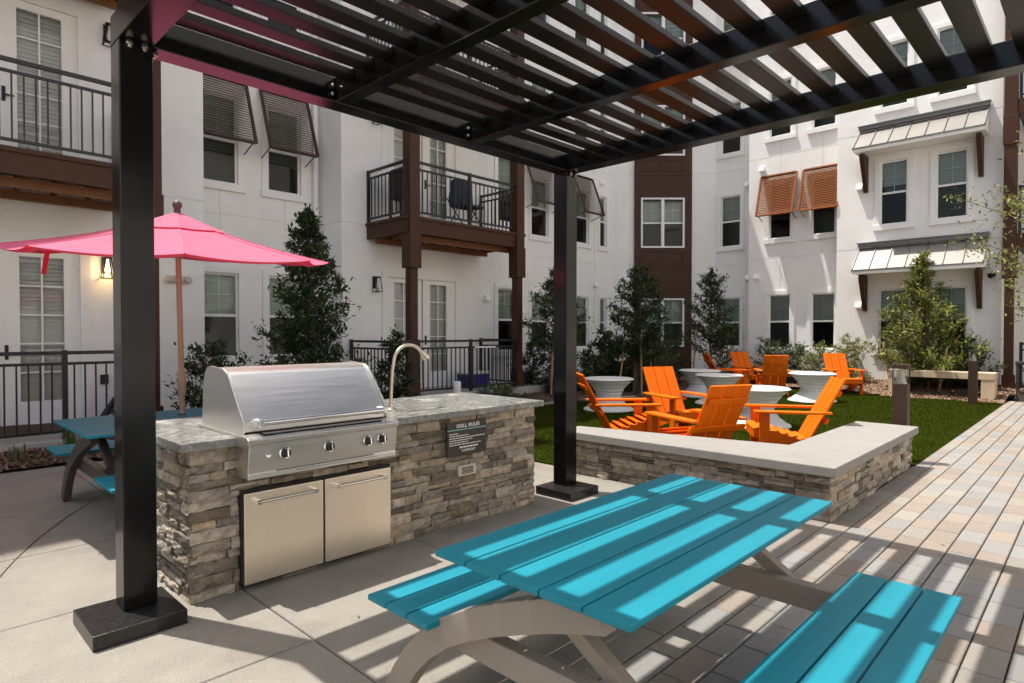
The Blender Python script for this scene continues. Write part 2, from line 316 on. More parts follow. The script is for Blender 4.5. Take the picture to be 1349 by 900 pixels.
# ------------------------------------------------------------------ apartment building
B = thing('apartment_building', 'white stucco apartment block with brown trim, balconies and a brown window bay at its corner', 'building', (10, 11, 0))
TOP = 17.0
class Face:
    """a wall plane: origin P0, e along the wall, n outward"""
    def __init__(s, P0, e, n): 
        s.P = Vector((*P0, 0)); s.e = Vector((*e, 0)).normalized(); s.n = Vector((*n, 0)).normalized()
        s.T = Matrix(((s.e.x, s.n.x, 0, s.P.x), (s.e.y, s.n.y, 0, s.P.y), (0, 0, 1, 0), (0, 0, 0, 1)))
FZ = [3.68 + 3.0 * k for k in range(5)]
def wall(F, s0, s1, openings, gs=(), z0=-.03, z1=TOP, m='stucco', rev=.13, back=True):
    ss = {s0, s1}; zs = {z0, z1}
    for a, b, c, d in openings: ss |= {a, b}; zs |= {c, d}
    for q in gs: ss |= {q - .008, q + .008}
    for q in FZ: zs |= {q - .01, q + .01}
    ss = sorted(ss); zs = sorted(zs); D = {}
    for i in range(len(ss) - 1):
        for j in range(len(zs) - 1):
            sm = (ss[i] + ss[i + 1]) / 2; zm = (zs[j] + zs[j + 1]) / 2; d = 0
            if any(abs(sm - q) < .008 for q in gs) or any(abs(zm - q) < .01 for q in FZ): d = .014
            if any(a < sm < b and c < zm < dd for a, b, c, dd in openings): d = rev
            D[i, j] = d
    mb = MB()
    for (i, j), d in D.items():
        a, b, c, e = ss[i], ss[i + 1], zs[j], zs[j + 1]
        if d < rev: mb.add([(a, -d, c), (b, -d, c), (b, -d, e), (a, -d, e)], [(0, 1, 2, 3)], T=F.T)
        r = D.get((i + 1, j), 0); u = D.get((i, j + 1), 0)
        if abs(r - d) > 1e-6 and i + 1 < len(ss) - 1: mb.add([(b, -d, c), (b, -r, c), (b, -r, e), (b, -d, e)], [(0, 1, 2, 3)], T=F.T)
        if abs(u - d) > 1e-6 and j + 1 < len(zs) - 1: mb.add([(a, -d, e), (a, -u, e), (b, -u, e), (b, -d, e)], [(0, 1, 2, 3)], T=F.T)
    if back:
        mb.add([(s0, -.4, z0), (s1, -.4, z0), (s1, -.4, z1), (s0, -.4, z1)], [(0, 1, 2, 3)], T=F.T)
        mb.box(s0, s1, -.45, .03, z1, z1 + .12, T=F.T)
    return mb.build('wall', M[m], B, recalc=False)

def blind_mesh(F, s0, s1, z0, z1, d, pitch=.05):
    mb = MB(); n = max(2, int((z1 - z0) / pitch)); vs = []; fs = []
    for i in range(n):
        za = z0 + (z1 - z0) * i / n; zb = z0 + (z1 - z0) * (i + 1) / n; o = len(vs)
        vs += [(s0, d + .012, za), (s1, d + .012, za), (s1, d - .012, zb), (s0, d - .012, zb)]; fs.append((o, o + 1, o + 2, o + 3))
        if i < n - 1: vs += [(s0, d + .012, zb), (s1, d + .012, zb)]; fs.append((o + 3, o + 2, o + 5, o + 4))
    mb.add(vs, fs, T=F.T); return mb
WN = random.Random(5)
def window(F, s0, s1, z0, z1, trim='trim', double=False, tw=.115, sill=True):
    mb = MB(); T = F.T
    # stucco surround and sill, then sash frame
    if trim == 'trim':
        mb.box(s0 - tw, s0, .002, .03, z0, z1, T); mb.box(s1, s1 + tw, .002, .03, z0, z1, T); mb.box(s0 - tw, s1 + tw, .002, .032, z1, z1 + tw, T)
        if sill: mb.box(s0 - tw - .02, s1 + tw + .02, .002, .06, z0 - .13, z0 - .0, T)
    fr = .04 if trim else .055
    for a, b, c, d in ((s0, s0 + fr, z0, z1), (s1 - fr, s1, z0, z1), (s0 + fr, s1 - fr, z0, z0 + fr), (s0 + fr, s1 - fr, z1 - fr, z1)):
        mb.box(a, b, -.1, -.025 if trim else .04, c, d, T)
    zm = (z0 + z1) / 2
    bays = [(s0 + fr, s1 - fr)]
    if double:
        sm = (s0 + s1) / 2; mb.box(sm - .05, sm + .05, -.1, .035, z0 + fr, z1 - fr, T); bays = [(s0 + fr, sm - .05), (sm + .05, s1 - fr)]
    for a, b in bays:
        mb.box(a, b, -.09, -.03, zm - .025, zm + .025, T)
    W = mb.build('window', M['vinyl'] if trim is None else M['trim'], B, bevel=0)
    mc = MB()
    for a, b in bays:   # muntins behind the upper glass
        mc.box((a + b) / 2 - .008, (a + b) / 2 + .008, -.082, -.074, zm + .025, z1 - fr, T); mc.box(a, (a + b) / 2 - .008, -.082, -.074, (zm + z1) / 2 - .008, (zm + z1) / 2 + .008, T); mc.box((a + b) / 2 + .008, b, -.082, -.074, (zm + z1) / 2 - .008, (zm + z1) / 2 + .008, T)
    mc.build('muntin', M['vinyl'], W)
    mu = MB(); ml = MB(); bl = MB()
    for a, b in bays:
        mu.add([(a, -.062, zm + .025), (b, -.062, zm + .025), (b, -.062, z1 - fr), (a, -.062, z1 - fr)], [(0, 1, 2, 3)], T=T)
        ml.add([(a, -.052, z0 + fr), (b, -.052, z0 + fr), (b, -.052, zm - .025), (a, -.052, zm - .025)], [(0, 1, 2, 3)], T=T)
    mu.build('upper_pane', M['glass'], W, recalc=False); ml.build('lower_pane', M['screen'], W, recalc=False)
    bz = z0 - .05 if WN.random() < .55 else z0 + (z1 - z0) * WN.choice((.35, .48, .5, .62))
    blind_mesh(F, s0 - .05, s1 + .05, bz, z1 + .05, -.16).build('blind', M['blind'], W, recalc=False)
    dk = MB(); dk.add([(s0 - .1, -.3, z0 - .1), (s1 + .1, -.3, z0 - .1), (s1 + .1, -.3, z1 + .1), (s0 - .1, -.3, z1 + .1)], [(0, 1, 2, 3)], T=T); dk.build('room_shade_sheet', M['room'], W, recalc=False)  # dark sheet: the unlit room's shade is put into its colour
    return W

def door(F, leaves, z0, z1, kind='blindw', tr=.13):
    """glazed patio door: leaves = [(s0, s1, g0, g1)]"""
    T = F.T; s0 = leaves[0][0]; s1 = leaves[-1][1]
    mb = MB(); mb.box(s0 - tr, s0, .002, .035, z0, z1, T); mb.box(s1, s1 + tr, .002, .035, z0, z1, T); mb.box(s0 - tr, s1 + tr, .002, .04, z1, z1 + tr, T)
    for a, b, g0, g1 in leaves:
        zg0, zg1 = z0 + .32, z1 - .1
        mb.box(a, g0, -.08, -.02, z0, z1, T); mb.box(g1, b, -.08, -.02, z0, z1, T); mb.box(g0, g1, -.08, -.02, z0, zg0, T); mb.box(g0, g1, -.08, -.02, zg1, z1, T)
        mb.box((g0 + g1) / 2 - .011, (g0 + g1) / 2 + .011, -.066, -.034, zg0, zg1, T)
        for k in range(1, 5):
            z = zg0 + (zg1 - zg0) * k / 5
            mb.box(g0, (g0 + g1) / 2 - .011, -.066, -.034, z - .01, z + .01, T); mb.box((g0 + g1) / 2 + .011, g1, -.066, -.034, z - .01, z + .01, T)
        for q in (a, b): mb.box(q - .004, q + .004, -.03, -.0185, z0, z1, T)
    D = mb.build('patio_door', M['trim'], B)
    pm = MB(); bm_ = None
    for a, b, g0, g1 in leaves:
        pm.add([(g0, -.05, z0 + .32), (g1, -.05, z0 + .32), (g1, -.05, z1 - .1), (g0, -.05, z1 - .1)], [(0, 1, 2, 3)], T=T)
    pm.build('pane', M['doorglass'], D, recalc=False)
    blind_mesh(F, s0 + .02, s1 - .02, z0, z1, -.13, .06).build('blind', M[kind], D, recalc=False)
    h = MB(); a = leaves[-1][0] + .07; h.box(a - .02, a + .02, -.02, .0, z0 + .92, z0 + 1.12, T); h.bar(tuple((a, .03, z0 + 1.0)), tuple((a + .11, .03, z0 + 1.0)), .015, .02, T=T); h.build('handle', M['black2'], D)
    return D
def dz(k): return 0 if k == 0 else 3.25 + 3.0 * (k - 1)      # window offset of each storey
def lvls(rects, n=5):
    o = []
    for k in range(n):
        for a, b in rects: o.append((a, b, (1.02 if k == 0 else 4.25 + 3 * (k - 1)), (2.60 if k == 0 else 5.88 + 3 * (k - 1))))
    return o

F1 = Face((0, 10.9), (1, 0), (0, -1)); F2 = Face((0, 11.8), (1, 0), (0, -1))
DL = [(.22, 1.13, .42, .92), (1.2, 2.12, 1.42, 1.93)]
DM = [(7.5, 8.42, 7.70, 8.2), (8.46, 9.38, 8.66, 9.14)]
dlz = [(.2, 2.66), (3.75, 6.1), (6.75, 9.1)]; dmz = [(.3, 2.66), (3.75, 6.1), (6.75, 9.1)]
wall(F1, -9, 3.86, [(.22, 2.12, a, b) for a, b in dlz], gs=(-3, 2.9))
for k, (a, b) in enumerate(dlz): door(F1, DL, a, b)
w3 = lvls([(10.76, 11.42)])
wall(F1, 6.44, 11.6, [(7.5, 9.38, a, b) for a, b in dmz] + w3, gs=())
for a, b in dmz: door(F1, DM, a, b)
for q in w3: window(F1, *q)
w2 = lvls([(4.12, 4.79), (5.36, 6.04)])
wall(F2, 3.8, 6.5, w2, gs=(4.45, 5.7))
for q in w2: window(F2, *q)
w4 = lvls([(12.98, 13.72), (14.95, 15.66), (16.26, 16.62)])
wall(F2, 11.5, 16.83, w4, gs=(12.4, 14.3, 16.0))
for q in w4: window(F2, *q, tw=.09)
FR1 = Face((6.44, 11.8), (0, -1), (-1, 0)); wall(FR1, 0, .9, [], back=False)
FR0 = Face((3.86, 10.9), (0, 1), (1, 0)); wall(FR0, 0, .9, [], back=False)
FR2 = Face((11.6, 10.9), (0, 1), (1, 0)); wall(FR2, 0, .9, [], back=False)
# chamfered corner with the brown bay
CE = Vector((2.41, -2.5)); CLEN = CE.length
F5 = Face((16.83, 11.8), CE, (-2.5, -2.41))
bayrects = lvls([(1.0, 2.42)])
wall(F5, 0, CLEN, [(.95, 2.47, c - .05, d + .05) for a, b, c, d in bayrects], gs=(.2,))
bay = MB(); T5 = F5.T; prevz = -.03
for a, b, c, d in bayrects:
    bay.box(.8, 1.0, -.1, .09, c, d, T5); bay.box(2.42, 2.67, -.1, .09, c, d, T5); bay.box(.8, 2.67, -.1, .09, prevz, c, T5); prevz = d
bay.box(.8, 2.67, -.1, .09, prevz, TOP, T5)
for k in range(1, 5):
    zt = 3.68 + 3 * (k - 1)
    bay.box(.8, 2.67, .092, .105, zt - .06, zt + .0, T5); bay.box(.8, 2.67, .092, .105, zt - .9, zt - .86, T5)
    for a, b in ((1.02, 1.66), (1.76, 2.40)):
        for q in ((a, b, zt + .06, zt + .1), (a, b, zt + .42, zt + .46), (a, a + .04, zt + .1, zt + .42), (b - .04, b, zt + .1, zt + .42)): bay.box(q[0], q[1], .092, .108, q[2], q[3], T5)
bay.build('bay_panel', M['brown'], B)
for a, b, c, d in bayrects:
    F5b = Face((F5.P.x + F5.n.x * .09, F5.P.y + F5.n.y * .09), (F5.e.x, F5.e.y), (F5.n.x, F5.n.y)); window(F5b, a, b, c, d, trim=None, double=True)
F6 = Face((19.24, 0), (0, -1), (-1, 0)); F7 = Face((18.55, 0), (0, -1), (-1, 0)); F8 = Face((18.11, 0), (0, -1), (-1, 0)); F9 = Face((19.7, 0), (0, -1), (-1, 0))
w6 = lvls([(-9.12, -8.46)]); wall(F6, -9.3, -7.6, w6)
w7 = lvls([(-7.29, -6.66), (-6.09, -5.46)]); wall(F7, -7.9, -5.1, w7, gs=(-6.95, -5.8))
w8 = lvls([(-4.28, -3.66), (-3.07, -2.43)]); wall(F8, -5.3, -1.79, w8, gs=())
for q in w6: window(F6, *q)
for q in w7: window(F7, *q)
for q in w8: window(F8, *q)
wall(F9, -1.9, 5, [(-.9, .9, a, b) for a, b in dmz])
for a, b in dmz: door(F9, [(-.9, -.03, -.7, -.2), (.03, .9, .2, .7)], a, b)
FR3 = Face((18.11, 1.79), (1, 0), (0, -1)); wall(FR3, 0, 1.6, [], back=False)
FR4 = Face((18.11, 5.3), (1, 0), (0, 1)); wall(FR4, 0, .44, [], back=False); FR5 = Face((18.55, 7.9), (1, 0), (0, 1)); wall(FR5, 0, .7, [], back=False)

# downspouts
mb = MB(); mb.box(6.28, 6.37, 11.69, 11.79, .1, TOP - .3); mb.build('downspout', M['trim'], B, bevel=.008)

# storm shutters, top-hung
def shutter(F, s0, s1, zt, m, out=.5, ln=1.28, lw=.05, ln_=(0, .53, .85)):
    T = F.T; h = sqrt(ln * ln - (out - .05) ** 2); zb = zt - h; t0 = Vector((0, .06, zt)); t1 = Vector((0, out, zb)); d = (t1 - t0).normalized()
    def P(s, t): q = t0.lerp(t1, t); return (s, q.y, q.z)
    mb = MB(); nrm = Vector((0, -d.z, d.y))
    for s in (s0, s1): mb.bar(P(s, 0), P(s, 1), .05, .04, up=nrm, T=T)
    for t in (0, 1): mb.bar(P(s0 + .025, t), P(s1 - .025, t), .04, .05, up=nrm, T=T)
    S = mb.build('shutter', m, B)
    lv = MB(); n = 24
    for i in range(n):
        t = (i + .6) / n; c = Vector(P(0, t))
        lv.bar((s0 + .025, c.y - .015, c.z - .008), (s1 - .025, c.y - .015, c.z - .008), lw, .005, up=ln_, T=T)
    lv.build('louver', m, S)
    for s in (s0 + .03, s1 - .03): rd = MB(); rd.tube([(s, out - .02, zb + .03), (s, .03, zb - .12)], .011, 6, T=T); rd.build('prop_rod', M['black2'], S)
    return S
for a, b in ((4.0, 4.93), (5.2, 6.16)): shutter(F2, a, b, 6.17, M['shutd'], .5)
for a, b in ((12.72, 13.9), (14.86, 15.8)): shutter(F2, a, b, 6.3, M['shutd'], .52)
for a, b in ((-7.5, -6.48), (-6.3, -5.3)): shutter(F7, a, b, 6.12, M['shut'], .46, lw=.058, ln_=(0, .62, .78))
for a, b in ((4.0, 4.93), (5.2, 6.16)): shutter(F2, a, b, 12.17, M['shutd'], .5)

# standing-seam awnings on the right wing
def awning(zt, ze):
    T = F8.T; s0, s1 = -4.74, -2.03; out = .72
    mb = MB(); t0 = Vector((0, .06, zt - .13)); t1 = Vector((0, out, ze + .07))
    mb.prism([(.02, zt - .15), (out, ze + .06), (out, ze + .08), (.02, zt - .125)], s0, s1, 'x', T)
    A = mb.build('metal_awning', M['awn'], B, recalc=True)
    sm = MB(); n = 7
    for i in range(n + 1):
        s = s0 + .012 + (s1 - s0 - .024) * i / n; sm.bar((s, .03, zt - .118), (s, out, ze + .095), .016, .035, T=T)
    sm.box(s0 - .01, s1 + .01, .01, .13, zt - .1, zt - .015, T); sm.box(s0 - .03, s1 + .03, .01, .16, zt - .015, zt + .01, T); sm.box(s0 - .01, s1 + .01, out, out + .02, ze + .05, ze + .085, T)
    sm.build('seam', M['awnd'], A)
    fs = MB(); fs.box(s0, s1, out - .03, out - .002, ze - .03, ze + .055, T); fs.box(s0, s1, .03, out - .03, ze - .005, ze + .02, T)
    fs.prism([(.02, ze + .021), (out - .03, ze + .021), (.02, zt - .16)], s0 + .003, s0 + .02, 'x', T); fs.prism([(.02, ze + .021), (out - .03, ze + .021), (.02, zt - .16)], s1 - .02, s1 - .003, 'x', T)
    fs.build('fascia', M['trim'], A)
    for s in (s0 + .1, s1 - .2):
        b = MB(); b.prism([(.01, ze - .95), (.1, ze - .95), (.12, ze - .85), (.5, ze - .14), (.5, ze - .03), (.01, ze - .03)], s, s + .1, 'x', T); b.build('bracket', M['brown'], A, bevel=.008)
    return A
awning(6.86, 6.09); awning(3.82, 3.0)

# balconies
def railing(mb, a, b, z, h=1.07, end=(True, True), sp=1.55):
    a = Vector((*a, z)); b = Vector((*b, z)); L_ = (b - a).length; Z = Vector((0, 0, 1))
    mb.bar(a + Z * (h - .03), b + Z * (h - .03), .055, .045); mb.bar(a + Z * (h - .165), b + Z * (h - .165), .035, .035); mb.bar(a + Z * .09, b + Z * .09, .035, .035)
    k = max(2, int(L_ / .115))
    for i in range(1, k):
        p = a.lerp(b, i / k); mb.box(p.x - .009, p.x + .009, p.y - .009, p.y + .009, z + .108, z + h - .183)
    np_ = max(1, round(L_ / sp))
    for i in range(np_ + 1):
        if (i == 0 and not end[0]) or (i == np_ and not end[1]): continue
        p = a.lerp(b, i / np_); mb.box(p.x - .028, p.x + .028, p.y - .028, p.y + .028, z - .02, z + h + .004)
def column(mb, x, y, z0, zt=TOP - 3.2):
    def sq(h, a, b): mb.box(x - h, x + h, y - h, y + h, a, b)
    sq(.115, z0, z0 + .33); sq(.085, z0 + .33, 2.72); sq(.135, 2.72, 3.38); sq(.118, 3.38, 5.72); sq(.135, 5.72, 6.38); sq(.118, 6.38, zt)
def balcony(x0, x1, y0, y1, z, cols):
    mb = MB(); mb.box(x0, x1, y0, y0 + .06, z - .32, z - .06); mb.box(x0 - .03, x1 + .03, y0 - .03, y1, z - .06, z)
    mb.box(x0, x0 + .06, y0 + .06, y1, z - .32, z - .06); mb.box(x1 - .06, x1, y0 + .06, y1, z - .32, z - .06)
    bal = mb.build('balcony', M['brown'], B)
    j = MB(); k = int((x1 - x0) / .4)
    for i in range(1, k):
        x = x0 + (x1 - x0) * i / k; j.box(x - .02, x + .02, y0 + .06, y1, z - .3, z - .062)
    j.box(x0 + .06, x1 - .06, y0 + .3, y0 + .34, z - .42, z - .3); j.box(x0 + .06, x1 - .06, y1 - .25, y1 - .2, z - .42, z - .3)
    j.build('joists', M['brownwood'], bal)
    r = MB(); railing(r, (x0 + .04, y0 + .04), (x1 - .04, y0 + .04), z); railing(r, (x0 + .04, y0 + .04), (x0 + .04, y1), z, end=(False, True)); railing(r, (x1 - .04, y0 + .04), (x1 - .04, y1), z, end=(False, True))
    r.build('railing', M['rail'], bal)
    return bal
for z in (3.71, 6.71, 9.71): balcony(-4.01, 2.62, 9.42, 10.88, z, None)
for z in (3.71, 6.71, 9.71): balcony(7.0, 10.22, 9.5, 10.88, z, None)
mb = MB()
for z in (3.71, 6.71):   # right-hand balcony, seen at the frame's edge
    mb.box(17.8, 19.68, -3, 1.5, z - .32, z)
mb.build('balcony', M['brown'], B)
rr = MB()
for z in (3.71, 6.71): railing(rr, (17.86, 1.45), (17.86, -3), z)
rr.build('railing', M['rail'], B)
for x, y, z0 in ((2.65, 9.46, .15), (7.14, 9.56, .27), (10.06, 9.56, .27), (17.9, 1.62, .2)):
    mb = MB(); column(mb, x, y, z0); mb.build('column', M['brown'], B, bevel=.006)

# wall lanterns
def lantern(F, s, z, lit=False):
    T = F.T; mb = MB(); mb.box(s - .055, s + .055, .002, .02, z - .06, z + .19, T); mb.box(s - .05, s + .05, .021, .15, z + .15, z + .18, T)
    for a in (-1, 1):
        for d0, d1 in ((.045, .03), (.14, .165)): mb.bar((s + a * .042, d0, z + .15), (s + a * .072, d1, z - .13), .012, .012, T=T)
    for a in (-1, 1): mb.bar((s + a * .072, .03, z - .13), (s + a * .072, .165, z - .13), .012, .012, T=T)
    for d in (.03, .165): mb.bar((s - .078, d, z - .13), (s + .078, d, z - .13), .012, .012, T=T)
    Ln = mb.build('wall_lantern', M['black2'], B)
    b = MB(); b.lathe([(.004, z - .07), (.03, z - .04), (.034, z), (.022, z + .06), (.014, z + .1), (.014, z + .149)], s, .095, 12, T=T); b.build('bulb', M['lampon'] if lit else M['bulb'], Ln, smooth=50)
    if lit:
        l = bpy.data.lights.new('lantern_glow', 'POINT'); l.energy = 2.5; l.color = (1, .6, .26); l.shadow_soft_size = .04; lo = bpy.data.objects.new('lantern_glow', l); COL.objects.link(lo); lo.location = T @ Vector((s, .2, z - .1)); lo.parent = None
    return Ln
lantern(F1, 2.45, 2.44, True); lantern(F1, 2.5, 5.93); lantern(F1, 7.2, 2.46); lantern(F1, 7.2, 5.9)
# small wall fittings
def hood(F, s, z, w_=.15):
    T = F.T; mb = MB(); mb.prism([(.002, z + .09), (.05, z + .09), (.12, z - .02), (.12, z - .07), (.002, z - .07)], s - w_ / 2, s + w_ / 2, 'x', T); return mb.build('vent_hood', M['trim'], B, bevel=.01)
for F, s, z in ((F2, 16.0, 3.0), (F2, 16.3, 6.3), (F6, -8.2, 3.2), (F6, -8.25, 6.15), (F7, -7.65, 3.15), (F7, -7.5, 6.35), (F8, -4.74, 2.19), (F8, -4.74, 2.19 + 3.1), (F1, 10.36, 2.32), (F2, 12.6, 2.07), (F1, 2.75, 3.1)): hood(F, s, z)
mb = MB(); T = F1.T; mb.box(3.27, 3.62, .002, .05, 2.3, 2.41, T); mb.lathe([(.055, 0), (.055, .06), (.04, .075)], n=16, T=T @ Matrix.Translation((3.31, .05, 2.35)) @ Matrix.Rotation(-pi / 2, 4, 'X')); mb.lathe([(.055, 0), (.055, .06), (.04, .075)], n=16, T=T @ Matrix.Translation((3.58, .05, 2.35)) @ Matrix.Rotation(-pi / 2, 4, 'X'))
mb.build('emergency_light', M['beige'], B, bevel=.006)
mb = MB(); mb.box(2.36, 2.46, .002, .05, .72, .86, F1.T); mb.build('outlet_box', M['black2'], B, bevel=.006)
mb = MB(); mb.tube([(-1.93, .002, 2.83), (-1.93, .1, 2.83), (-1.98, .17, 2.8)], [.05, .05, .065], 10, T=F8.T); mb.build('floodlight', M['bronze'], B)

# patio fences (things of their own)
mb = MB(); f = thing('patio_fence', 'black metal patio fence along the left mulch bed', 'fence', (1, 9.38, .17))
railing(mb, (-3.77, 9.38), (2.56, 9.38), .17, 1.1, sp=.905); mb.build('railing', M['rail'], f)
f = thing('patio_fence', 'black metal patio fence between the two brown balcony columns behind the stone counter', 'fence', (8.5, 9.5, .28))
mb = MB(); railing(mb, (6.6, 9.45), (6.98, 9.45), .28); railing(mb, (7.25, 9.5), (9.95, 9.5), .28); railing(mb, (6.62, 9.45), (6.62, 10.85), .28, end=(False, True)); railing(mb, (10.15, 9.6), (10.15, 10.85), .28); mb.build('railing', M['rail'], f)
mb = MB(); mb.box(8.7, 9.3, 9.47, 9.53, 1.17, 1.2); mb.build('drying_mat', M['trim'], f)
f = thing('patio_fence', 'black metal patio fence at the right edge beyond the brown column', 'fence', (17.9, .5, .2))
mb = MB(); railing(mb, (17.85, 1.4), (17.85, -3), .2); mb.build('railing', M['rail'], f)
exec_tail = True
del exec_tail

# ------------------------------------------------------------------ pergola
PU0, PU1, PW, ZU, ZT = .87, 4.43, .155, 2.98, 3.135
PV1, PV0 = 3.585, -1.35
PG = thing('pergola', 'black steel pergola with flat slats over the table and grill counter', 'pergola', (2.7, 1.2, 0))
for px in (PU0, PU1):
    for py in (PV1, PV0):
        mb = MB(); mb.box(px, px + PW, py, py + PW, .076, ZU - .001)
        po = mb.build('post', M['black'], PG, bevel=.006)
        mb = MB(); x0 = px - .175; y0 = py - .192; mb.box(x0, x0 + .414, y0, y0 + .414, 0, .075); mb.build('base_plinth', M['plinth'], po, bevel=.005)
        b = MB()
        for dx, dy in ((.045, -.016), (.11, -.016), (PW + .016, .04), (PW + .016, .115)):
            T = Matrix.Translation((px + dx, py + dy, ZU - .04))
            b.lathe([(.007, -.002), (.011, .002), (.011, .012)], n=10, T=T)
            b.lathe([(.012, .0385), (.018, .03), (.018, .0125)], n=10, T=T)
        b.build('bolt', M['brass'], po, smooth=40)
def beam(x0, x1, y0, y1, z0=ZU, z1=ZT, name='beam'):
    mb = MB(); mb.box(x0, x1, y0, y1, z0, z1); return mb.build(name, M['black'], PG, bevel=.005)
beam(PU0, PU0 + PW, PV0, PV1 + PW); beam(PU1, PU1 + PW, PV0, PV1 + PW)
beam(PU0 + PW + .002, PU1 - .002, PV1, PV1 + PW); beam(PU0 + PW + .002, PU1 - .002, PV0, PV0 + PW)
beam(2.077, 2.177, PV0 + PW + .002, PV1 - .002); beam(3.235, 3.335, PV0 + PW + .002, PV1 - .002)
b = MB()
for x in (2.05, 2.205, 3.21, 3.362):
    for y in (PV1 - .012,):
        for z in (3.02, 3.075): b.lathe([(.011, -.008), (.011, .006), (.005, .012)], n=8, T=Matrix.Translation((x, y, z)) @ Matrix.Rotation(pi / 2, 4, 'X'))
b.build('bolt', M['brass'], PG)
k = 9
while 1.506 + .205 * (k - 5) > PV0 + PW + .05:
    v = 1.506 + .205 * (k - 0)
    k -= 1
    if v > 3.45 or v < PV0 + PW + .03: continue
    for a, c in ((PU0 + PW + .003, 2.074), (2.18, 3.232), (3.338, PU1 - .003)):
        mb = MB(); mb.box(a, c, v, v + .112, ZT - .058, ZT - .02); mb.build('slat', M['slat'], PG, bevel=.004)

# ------------------------------------------------------------------ ledgestone
LR = random.Random(21)
PAL = [(.40, .335, .26), (.36, .3, .235), (.44, .37, .29), (.38, .325, .26), (.45, .39, .32), (.38, .31, .23), (.42, .335, .24), (.34, .3, .255), (.4, .35, .29)]
def ledge(mb, P0, e, n, L_, H, skip=None, lo=.042, hi=.086):
    P = Vector((*P0, 0)); e = Vector((*e, 0)).normalized(); n = Vector((*n, 0)).normalized(); z = 0.0; Z = Vector((0, 0, 1))
    while z < H - .012:
        h = min(LR.uniform(lo, hi), H - z)
        if H - z - h < .02: h = H - z
        s = -LR.uniform(0, .02)
        while s < L_:
            l = LR.uniform(.1, .32); s2 = min(s + l, L_ + LR.uniform(0, .012))
            if L_ - s2 < .06: s2 = L_ + LR.uniform(0, .012)
            sub = [(z, z + h)] if h < .062 or LR.random() < .62 else [(z, z + h * .5), (z + h * .5, z + h)]
            for za, zb in sub:
                if skip and any(a < (s + s2) / 2 < b and c < (za + zb) / 2 < d for a, b, c, d in skip): continue
                base = LR.choice(PAL); kk = LR.choice((.42, .6, .75, .85, .95, 1.05, 1.15)) * LR.uniform(.8, .98); col = tuple(c * kk for c in base)
                dp = LR.uniform(.004, .03); nx = max(2, int((s2 - s) / .045)); nz_ = 2 if zb - za < .045 else 3
                vs = []; g_ = .0022; rough = [[LR.gauss(0, .0042) for _ in range(nz_ + 1)] for _ in range(nx + 1)]; tlt = LR.gauss(0, .004)
                for i in range(nx + 1):
                    for j in range(nz_ + 1):
                        ss = s + g_ + (s2 - s - 2 * g_) * i / nx; zz = za + g_ * .7 + (zb - za - 1.4 * g_) * j / nz_
                        edge_ = i in (0, nx) or j in (0, nz_)
                        d = dp + tlt * (j / nz_ - .5) * 2 + rough[i][j] - (.006 if edge_ else 0)
                        if edge_ : ss += LR.gauss(0, .0015); zz += LR.gauss(0, .0012)
                        vs.append(P + e * ss + n * d + Z * max(zz, .001))
                q = len(vs); W_ = nz_ + 1
                ring = [i * W_ for i in range(nx + 1)] + [nx * W_ + j for j in range(1, nz_ + 1)] + [i * W_ + nz_ for i in range(nx - 1, -1, -1)] + [j for j in range(nz_ - 1, 0, -1)]
                vs += [vs[r] - n * (.05) for r in ring]
                fs = [(i * W_ + j, (i + 1) * W_ + j, (i + 1) * W_ + j + 1, i * W_ + j + 1) for i in range(nx) for j in range(nz_)]
                m_ = len(ring); fs += [(ring[i], ring[(i + 1) % m_], q + (i + 1) % m_, q + i) for i in range(m_)]
                mb.add(vs, fs, col)
            s = s2
        z += h
    return mb

# ------------------------------------------------------------------ grill counter
IS = thing('grill_counter', 'stone-clad outdoor kitchen counter with a dark polished top under the pergola', 'counter', (2.6, 4.0, 0))
IU0, IU1, IV0, IV1 = 1.205, 4.02, 3.632, 4.55
mb = MB(); mb.prism([(IU0 + .025, IV0 + .025), (IU1 - .025, IV0 + .025), (IU1 - .025, IV1 - .025), (IU0 + .025, IV1 - .025)], .001, .848)
st = mb.build('core', M['joint'], IS)
mb = MB()
ledge(mb, (IU0, IV0), (1, 0), (0, -1), IU1 - IU0, .846, skip=[(.4, 1.14, .06, .5)])
ledge(mb, (IU0, IV1), (0, -1), (-1, 0), IV1 - IV0, .846); ledge(mb, (IU1, IV0), (0, 1), (1, 0), IV1 - IV0, .846); ledge(mb, (IU1, IV1), (-1, 0), (0, 1), IU1 - IU0, .846)
mb.build('stone_cladding', M['ledge'], IS, recalc=False)
mb = MB(); mb.prism([(1.135, 3.555), (1.435, 3.555), (1.435, 4.16), (2.42, 4.16), (2.42, 3.555), (4.085, 3.555), (4.085, 4.64), (1.135, 4.64)], .85, .9)
mb.build('countertop', M['granite'], IS, bevel=.006)
mb = MB(); mb.box(1.461, 2.487, 3.585, 3.66, .022, .582); mb.build('door_gap_shade', M['dark'], IS)  # dark box drawing the shadow gap around the doors
for a, c in ((1.47, 1.968), (1.98, 2.478)):
    mb = MB(); mb.box(a, c, 3.562, 3.584, .035, .565); d = mb.build('cabinet_door', M['steelv'], IS, bevel=.004)
    h = MB(); h.tube([(a + .06, 3.525, .515), (c - .06, 3.525, .515)], .0095, 12)
    for x in (a + .07, c - .07): h.box(x - .013, x + .013, 3.516, 3.561, .503, .527)
    h.build('handle', M['chrome'], d, smooth=40)
mb = MB(); mb.box(3.12, 3.3, 3.585, 3.612, .385, .465); vg = mb.build('vent_grille', M['beige'], IS, bevel=.004)
mb = MB()
for i in range(5): mb.box(3.15, 3.27, 3.5835, 3.587, .4 + i * .011, .406 + i * .011)
mb.build('slot', M['dark'], vg)

